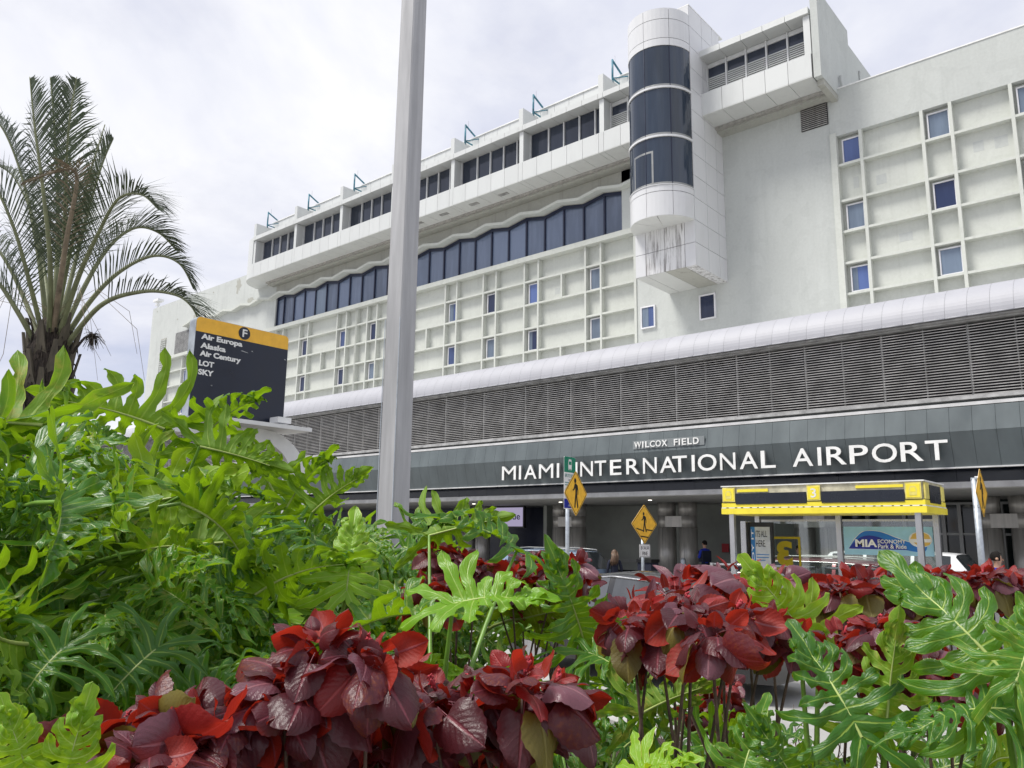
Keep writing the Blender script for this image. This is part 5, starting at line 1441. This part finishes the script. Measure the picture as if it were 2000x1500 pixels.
# ------------------------------------------------------------------ copperleaf shrubs
def cl_set(mat_, seeds):
    return [ovate_leaf(s, mat_, w, f, c, True, cu, wv) for s, w, f, c, cu, wv in seeds]
CS = [(1, .50, .15, .7, .25, .06), (2, .54, .06, 1.1, .5, .07), (3, .47, .32, .6, .1, .05), (4, .52, .12, 1.4, .6, .08), (5, .50, .0, .8, .4, .08)]
CL = cl_set('copper_leaf', CS); CR_ = cl_set('copper_leaf_red', CS[:4]); CM = cl_set('copper_leaf_mauve', CS); CO = cl_set('copper_leaf_olive', CS[:3])
CN = [ovate_leaf(9, 'copper_leaf_red', .22, .5, .3, True, .0, .02), ovate_leaf(10, 'copper_leaf_mauve', .24, .35, .4, True, .0, .02)]
def copperleaf(label, base, clusters, rnd, narrow=0.0, dense=1.0):
    """clusters: (point, leaf length, count)"""
    pl = empty('copperleaf_shrub', tuple(base)); tag(pl, label, 'shrub', 'red copperleaf shrubs')
    base = Vector(base); nleaf = 0
    for ci, (c, ls, n) in enumerate(clusters):
        st = base + Vector((rnd.uniform(-.12, .12), rnd.uniform(-.12, .12), 0))
        low = c - Vector((0, 0, ls * .9))
        k1 = st.lerp(low, .35) + Vector((rnd.uniform(-.13, .13), rnd.uniform(-.13, .13), .05)); k2 = st.lerp(low, .7) + Vector((rnd.uniform(-.10, .10), rnd.uniform(-.10, .10), 0))
        MB().tube([st, k1, k2, low, c - Vector((0, 0, ls * .45))], [.010, .008, .006, .004, .0025], 6).build('branch', 'twig', pl, smooth=True)
        a0 = rnd.random() * 6.28
        for i in range(int(n * dense)):
            if nleaf >= 300: break
            f = (i + .5) / (n * dense)
            az = a0 + i * 2.39996 + rnd.uniform(-.35, .35)
            el = R(72 - 112 * f ** .8 + rnd.gauss(0, 22))
            o = Vector((math.cos(az), math.sin(az), 0))
            md = o * math.cos(el) + Vector((0, 0, math.sin(el)))
            s = ls * (.38 + .72 * min(1, f * 1.7)) * rnd.uniform(.8, 1.2)
            P = c + Vector((rnd.uniform(-.2, .2) * ls, rnd.uniform(-.2, .2) * ls, -ls * .55 * f)) + md * s * .34 + o * ls * .35
            nr = Vector((0, 0, 1)) * math.cos(el) - o * math.sin(el)
            nr = Matrix.Rotation(rnd.gauss(0, .45 if rnd.random() < .6 else 1.7), 3, md) @ nr
            droop = rnd.uniform(0, .6) * f
            md = (md - Vector((0, 0, droop))).normalized()
            r_ = rnd.random()
            if f < .22: me = rnd.choice(CN if rnd.random() < narrow else (CR_ if rnd.random() < .45 else CL))
            elif f > .82 and r_ < .45: me = rnd.choice(CO)
            elif r_ < .09: me = rnd.choice(CR_)
            elif r_ < .34: me = rnd.choice(CM)
            else: me = rnd.choice(CN if rnd.random() < narrow else CL)
            add_leaf(pl, me, P, md, nr, s); nleaf += 1
        if rnd.random() < .5:
            q = MB(); t0 = c + Vector((rnd.uniform(-.02, .02), rnd.uniform(-.02, .02), .0))
            d_ = Vector((rnd.uniform(-.5, .5), rnd.uniform(-.5, .5), .9)).normalized()
            q.tube([t0, t0 + d_ * ls * .25, t0 + d_ * ls * .45 + Vector((.01, 0, -.01))], [.004, .008, .003], 6)
            for k in range(14):
                w = t0 + d_ * ls * (.12 + .32 * k / 14); e_ = Vector((rnd.uniform(-1, 1), rnd.uniform(-1, 1), rnd.uniform(-1, 1))).normalized() * .011
                q.tube([w, w + e_], [.004, .0015], 4)
            q.build('catkin', 'catkin', pl, smooth=True)
    return pl
def cl_pts(lst, d, ls, n, rnd, dj=.25):
    return [(at(x, y, d + rnd.uniform(-dj, dj)), ls * rnd.uniform(.56, .84), int(n * 1.7)) for x, y in lst]
rc = random.Random(5)
def shrub(label, bpx, bd, lst, d, ls, n, narrow=0., dj=.22):
    copperleaf(label, tuple(gbase(bpx, bd)), cl_pts(lst, d, ls, n, rc, dj), rc, narrow)
SHL = 'red leaved copperleaf shrub '
shrub(SHL + 'nearest the camera at the bottom left', 330, 1.85, [(245, 1425), (320, 1385), (400, 1400), (300, 1465), (430, 1470), (480, 1380), (370, 1450)], 1.72, .115, 14, dj=.1)
shrub(SHL + 'with upturned red leaves at the bottom middle', 600, 2.4, [(560, 1370), (640, 1245), (600, 1310), (700, 1330), (540, 1450), (650, 1420), (720, 1270), (600, 1470)], 2.0, .125, 15)
shrub(SHL + 'with the broadest mauve leaves left of centre', 880, 2.3, [(790, 1300), (850, 1350), (780, 1390), (930, 1340), (1020, 1320), (960, 1400), (1070, 1340), (860, 1450), (740, 1450), (1010, 1420)], 2.1, .135, 15)
shrub(SHL + 'on bare stems right of centre', 1400, 2.8, [(1235, 1200), (1290, 1225), (1350, 1195), (1420, 1230), (1490, 1205), (1545, 1240), (1345, 1180), (1440, 1190), (1265, 1245), (1390, 1225)], 2.4, .112, 13)
shrub(SHL + 'with pointed pink leaves before the shelter poster', 1360, 3.6, [(1340, 1130), (1410, 1118), (1310, 1150), (1455, 1115), (1250, 1175), (1390, 1135), (1500, 1125)], 3.3, .165, 9, .9)
shrub(SHL + 'small leaved beside the bus sign post', 1060, 4.6, [(1040, 1090), (1085, 1105), (1120, 1095), (1060, 1140), (1105, 1150), (1000, 1120), (1020, 1170), (1130, 1130), (1080, 1180), (960, 1110)], 4.2, .11, 18)
shrub(SHL + 'behind the tall fan leaf near the pole', 880, 4.0, [(855, 1075), (895, 1085), (870, 1120), (930, 1100), (850, 1140)], 3.9, .13, 14)
shrub(SHL + 'bright red in front of the shelter panel', 1700, 3.9, [(1640, 1140), (1690, 1130), (1740, 1150), (1600, 1160), (1670, 1170), (1760, 1140)], 3.6, .13, 16)
shrub(SHL + 'behind the biggest leaf near the man', 1900, 3.9, [(1820, 1120), (1870, 1130), (1920, 1120), (1850, 1165), (1960, 1125), (1800, 1160), (1990, 1150)], 3.7, .12, 16)
shrub(SHL + 'low between the two green leaves at right', 1780, 2.9, [(1680, 1285), (1740, 1270), (1800, 1290), (1850, 1320), (1650, 1240), (1900, 1290), (1720, 1220)], 2.7, .13, 14)
shrub(SHL + 'distant and low seen through bare stems', 1390, 4.6, [(1385, 1340), (1410, 1375), (1360, 1380), (1420, 1330)], 4.2, .12, 12)

# bare twigs and low green filler, uncountable
def filler():
    rnd = random.Random(77)
    fl_ = ovate_leaf(31, 'filler_leaf', .20, .3, .5, False)
    vs, fs = [], []
    base = [(v.co.copy()) for v in fl_.vertices]; polys = [tuple(p.vertices) for p in fl_.polygons]
    # light leaf: reduced copy
    lv = [Vector((0, 0, 0)), Vector((-.13, .35, .05)), Vector((0, .4, 0)), Vector((.13, .35, .05)), Vector((-.10, .75, -.02)), Vector((0, .8, -.06)), Vector((.10, .75, -.02)), Vector((0, 1, -.14))]
    lf = [(0, 2, 1), (0, 3, 2), (1, 2, 5, 4), (2, 3, 6, 5), (4, 5, 7), (5, 6, 7)]
    V, F = [], []
    for i in range(5200):
        px = rnd.uniform(-150, 2150); d = rnd.choice((rnd.uniform(2.2, 6.2), rnd.uniform(3, 6.2)))
        b = gbase(px, d)
        if not (-26 < b.x < 2.5) or b.y > 6.9 or (px > 1000 and rnd.random() < .60): continue
        hmax = (1.35 if px < 700 else (.95 if px < 1000 else .42)) * (1 if d > 3 else .5)
        c = b + Vector((0, 0, rnd.uniform(.03, hmax)))
        az = rnd.random() * 6.28; el = rnd.uniform(-.4, 1.2)
        md = Vector((math.cos(az) * math.cos(el), math.sin(az) * math.cos(el), math.sin(el)))
        M_ = Matrix.Translation(c) @ basis(md, Vector((rnd.uniform(-.5, .5), rnd.uniform(-.5, .5), 1))) @ Matrix.Scale(rnd.uniform(.10, .30), 4)
        o = len(V); V += [tuple(M_ @ p) for p in lv]; F += [tuple(q + o for q in f) for f in lf]
    me = bpy.data.meshes.new('undergrowth'); me.from_pydata(V, [], F); me.materials.append(MATS['filler_leaf'])
    uv = me.uv_layers.new(name='uv')
    tag(link('undergrowth', me), 'low tangled green leaves growing under the taller plants', kind='stuff')
    tw = MB()
    for i in range(420):
        px = rnd.uniform(500, 1900); d = rnd.uniform(2.4, 5.8); b = gbase(px, d)
        if b.y > 6.6: continue
        p = b.copy(); pts = [p.copy()]
        dr = Vector((rnd.uniform(-.4, .4), rnd.uniform(-.4, .4), 1))
        for k in range(4):
            p = p + dr * rnd.uniform(.08, .22); dr += Vector((rnd.uniform(-.5, .5), rnd.uniform(-.5, .5), rnd.uniform(-.3, .2))); pts.append(p.copy())
        r = rnd.uniform(.003, .008); tw.tube(pts, [r, r * .85, r * .7, r * .5, r * .25], 5, cap=False)
    tag(tw.build('twigs', 'twig', None, smooth=True, fix=False), 'bare brown twigs tangled under the shrubs', kind='stuff')
filler()

# ------------------------------------------------------------------ palm
pc_ = at(98, 700, 10)
PT = empty('palm_tree', (pc_.x, pc_.y, 0)); tag(PT, 'feather palm with arching grey green fronds at the left', 'tree')
rt_ = random.Random(9)
MB().tube([(pc_.x, pc_.y, 0), (pc_.x, pc_.y, 1.5), (pc_.x, pc_.y, 3.2), (pc_.x, pc_.y, 3.75), (pc_.x, pc_.y, 4.2), (pc_.x, pc_.y, 4.6)], [.24, .20, .20, .26, .27, .14], 18).build('trunk', 'palm_fibre', PT, smooth=True)
fib = MB()
for i in range(260):
    a = rt_.random() * 6.28; z = rt_.uniform(3.3, 4.5); r = .24
    p = Vector((pc_.x + r * math.cos(a), pc_.y + r * math.sin(a), z)); e_ = Vector((math.cos(a) * rt_.uniform(.02, .09), math.sin(a) * rt_.uniform(.02, .09), rt_.uniform(-.25, .25)))
    fib.tube([p, p + e_ * .6, p + e_ + Vector((0, 0, -.04))], [.012, .009, .003], 4)
tag(fib.build('trunk_fibre', 'palm_fibre', PT, fix=False), kind='stuff')
for i in range(22):
    a = i * 2.4; z = 3.35 + .045 * i
    o = Vector((math.cos(a), math.sin(a), 0)); c = Vector((pc_.x, pc_.y, z)) + o * .21
    sd = Vector((-o.y, o.x, 0))
    v = [c + sd * .09 - Vector((0, 0, .12)), c - sd * .09 - Vector((0, 0, .12)), c + o * .05 - sd * .05 + Vector((0, 0, .10)), c + o * .05 + sd * .05 + Vector((0, 0, .10)), c + o * .10 - sd * .022 + Vector((0, 0, .36)), c + o * .10 + sd * .022 + Vector((0, 0, .36))]
    v += [p + o * .03 for p in v]
    MB().add(v, [(0, 1, 2, 3), (3, 2, 4, 5), (6, 9, 8, 7), (9, 11, 10, 8), (0, 3, 9, 6), (3, 5, 11, 9), (1, 7, 8, 2), (2, 8, 10, 4), (4, 10, 11, 5), (0, 6, 7, 1)]).build('leaf_base', 'palm_boot', PT)
def frond(pts_px, dd, ll=.55, mat='palm_leaf', dens=1.0, seed=0, lift=.55):
    rnd = random.Random(seed)
    key = [Vector(at(x, y, 10 + z)) for (x, y), z in zip(pts_px, dd)]
    # Catmull-Rom
    pts = []
    for i in range(len(key) - 1):
        p0, p1, p2, p3_ = key[max(i - 1, 0)], key[i], key[i + 1], key[min(i + 2, len(key) - 1)]
        for k in range(12):
            t = k / 12
            pts.append(.5 * (2 * p1 + (p2 - p0) * t + (2 * p0 - 5 * p1 + 4 * p2 - p3_) * t * t + (3 * p1 - p0 - 3 * p2 + p3_) * t ** 3))
    pts.append(key[-1])
    n = len(pts)
    fr_ = MB().tube(pts, [.038 * (1 - .93 * (k / (n - 1)) ** .8) + .002 for k in range(n)], 6).build('frond', 'palm_rachis' if mat == 'palm_leaf' else 'dry_frond', PT, smooth=True)
    V, F, U = [], [], []
    L_ = sum((pts[i + 1] - pts[i]).length for i in range(n - 1))
    m_ = int(L_ / .036 * dens); 
    for q in range(m_):
        t = .24 + .76 * (q / m_) ** .9; fi = t * (n - 1); i = min(n - 2, int(fi)); p = pts[i].lerp(pts[i + 1], fi - i)
        dr = (pts[i + 1] - pts[i]).normalized()
        up = Vector((0, 0, 1)); sd = dr.cross(up); sd = sd.normalized() if sd.length > .05 else Vector((1, 0, 0)); nu = sd.cross(dr).normalized()
        for s in (-1, 1):
            ang = R(rnd.uniform(44, 60)) * (1 - .35 * t)
            ln = ll * (math.sin(math.pi * min(1, .12 + t * .9)) ** .6) * rnd.uniform(.85, 1.1)
            d_ = (dr * math.cos(ang) + (sd * s * .86 + nu * lift).normalized() * math.sin(ang)).normalized()
            wd = dr.cross(d_).cross(d_).normalized() * (.0078 if mat == 'palm_leaf' else .006)
            o = len(V); sagv = Vector((0, 0, -1))
            a_, b_, c_ = p, p + d_ * ln * .5 + sagv * ln * .03, p + d_ * ln + sagv * ln * rnd.uniform(.10, .42)
            V += [tuple(a_ - wd * .6), tuple(a_ + wd * .6), tuple(b_ - wd), tuple(b_ + wd), tuple(c_)]
            F += [(o, o + 1, o + 3, o + 2), (o + 2, o + 3, o + 4)]
    me = bpy.data.meshes.new('leaflets'); me.from_pydata(V, [], F); me.materials.append(MATS[mat]); me.uv_layers.new(name='uv')
    lf = link('leaflets', me, fr_, (0, 0, 0)); lf['kind'] = 'stuff'
    return fr_
FR = [([(118, 690), (195, 598), (275, 570), (340, 575), (375, 600), (392, 640)], (0, -.2, -.3, -.4, -.5, -.5)),
      ([(112, 685), (175, 590), (235, 530), (300, 500), (350, 515), (378, 565)], (0, .1, .2, .3, .3, .3)),
      ([(108, 685), (165, 560), (215, 480), (265, 445), (310, 455), (345, 490)], (0, .4, .7, 1.0, 1.1, 1.2)),
      ([(106, 685), (150, 550), (190, 460), (230, 390), (275, 380), (310, 410)], (0, -.3, -.5, -.7, -.9, -1.0)),
      ([(103, 680), (140, 540), (170, 420), (200, 320), (222, 270)], (0, .5, .8, 1.0, 1.1)),
      ([(100, 680), (122, 520), (128, 380), (134, 250), (150, 150)], (0, -.3, -.4, -.5, -.5)),
      ([(98, 680), (112, 500), (112, 350), (105, 230), (98, 150)], (0, .4, .6, .6, .6)),
      ([(96, 680), (98, 520), (84, 370), (68, 250), (58, 150)], (0, -.5, -.7, -.8, -.8)),
      ([(94, 680), (78, 520), (50, 370), (10, 260), (-40, 200)], (0, .1, .3, .4, .5)),
      ([(90, 685), (60, 560), (25, 440), (-20, 350), (-80, 310)], (0, -.3, -.5, -.6, -.7)),
      ([(86, 690), (50, 590), (5, 500), (-50, 440), (-120, 420)], (0, .3, .4, .6, .7)),
      ([(82, 695), (35, 610), (-15, 540), (-80, 510), (-150, 530)], (0, -.2, -.3, -.4, -.5)),
      ([(100, 680), (118, 560), (146, 450), (150, 380), (190, 340)], (0, .9, 1.4, 1.7, 1.9)),
      ([(98, 680), (88, 540), (70, 440), (30, 350), (-10, 320)], (0, 1.0, 1.4, 1.7, 1.9))]
for i, (pp_, dd) in enumerate(FR): frond(pp_, dd, .72 if i not in (0, 1) else .56, seed=i)
frond([(100, 675), (128, 480), (150, 345), (110, 335), (40, 360)], (0, -.6, -.8, -1.0, -1.2), .36, 'dry_frond', .7, 55, .1)
MB().tube([at(100, 680, 10), at(140, 480, 9.9), at(178, 330, 9.8), at(205, 243, 9.7)], [.03, .02, .012, .006], 6).build('spear_leaf', 'palm_rachis', PT, smooth=True)
for k in range(12):
    x0 = rt_.uniform(70, 130); s = rt_.choice((-1, 1, 1)); y0 = 660
    ex = x0 + s * rt_.uniform(60, 220); 
    MB().tube([at(x0, y0, 10), at(x0 + s * 40, y0 - 60, 9.9), at((x0 + ex) / 2 + s * 20, y0 - rt_.uniform(60, 110), 9.9), at(ex, y0 - rt_.uniform(-40, 60), 9.8), at(ex + s * 15, y0 + rt_.uniform(20, 90), 9.8)], [.004, .004, .003, .003, .002], 4).build('dry_filament', 'dry_frond', PT, smooth=True)
ff = MB(); fp_ = at(182, 655, 9.85)
ff.tube([at(140, 690, 9.9), at(165, 660, 9.87), fp_], [.02, .015, .010], 6)
for k in range(110):
    a = Vector((rt_.gauss(0, 1), rt_.gauss(0, 1), rt_.gauss(-.5, 1))).normalized(); l = rt_.uniform(.05, .17)
    ff.tube([fp_, fp_ + a * l * .6, fp_ + a * l + Vector((0, 0, -.05))], [.004, .003, .002], 4)
tag(ff.build('fruit_stalk', 'catkin', PT, fix=False), 'brown dried fruit stalk'); ff_ = bpy.data.objects['fruit_stalk']; ff_.data.materials[0] = MATS['palm_fibre']
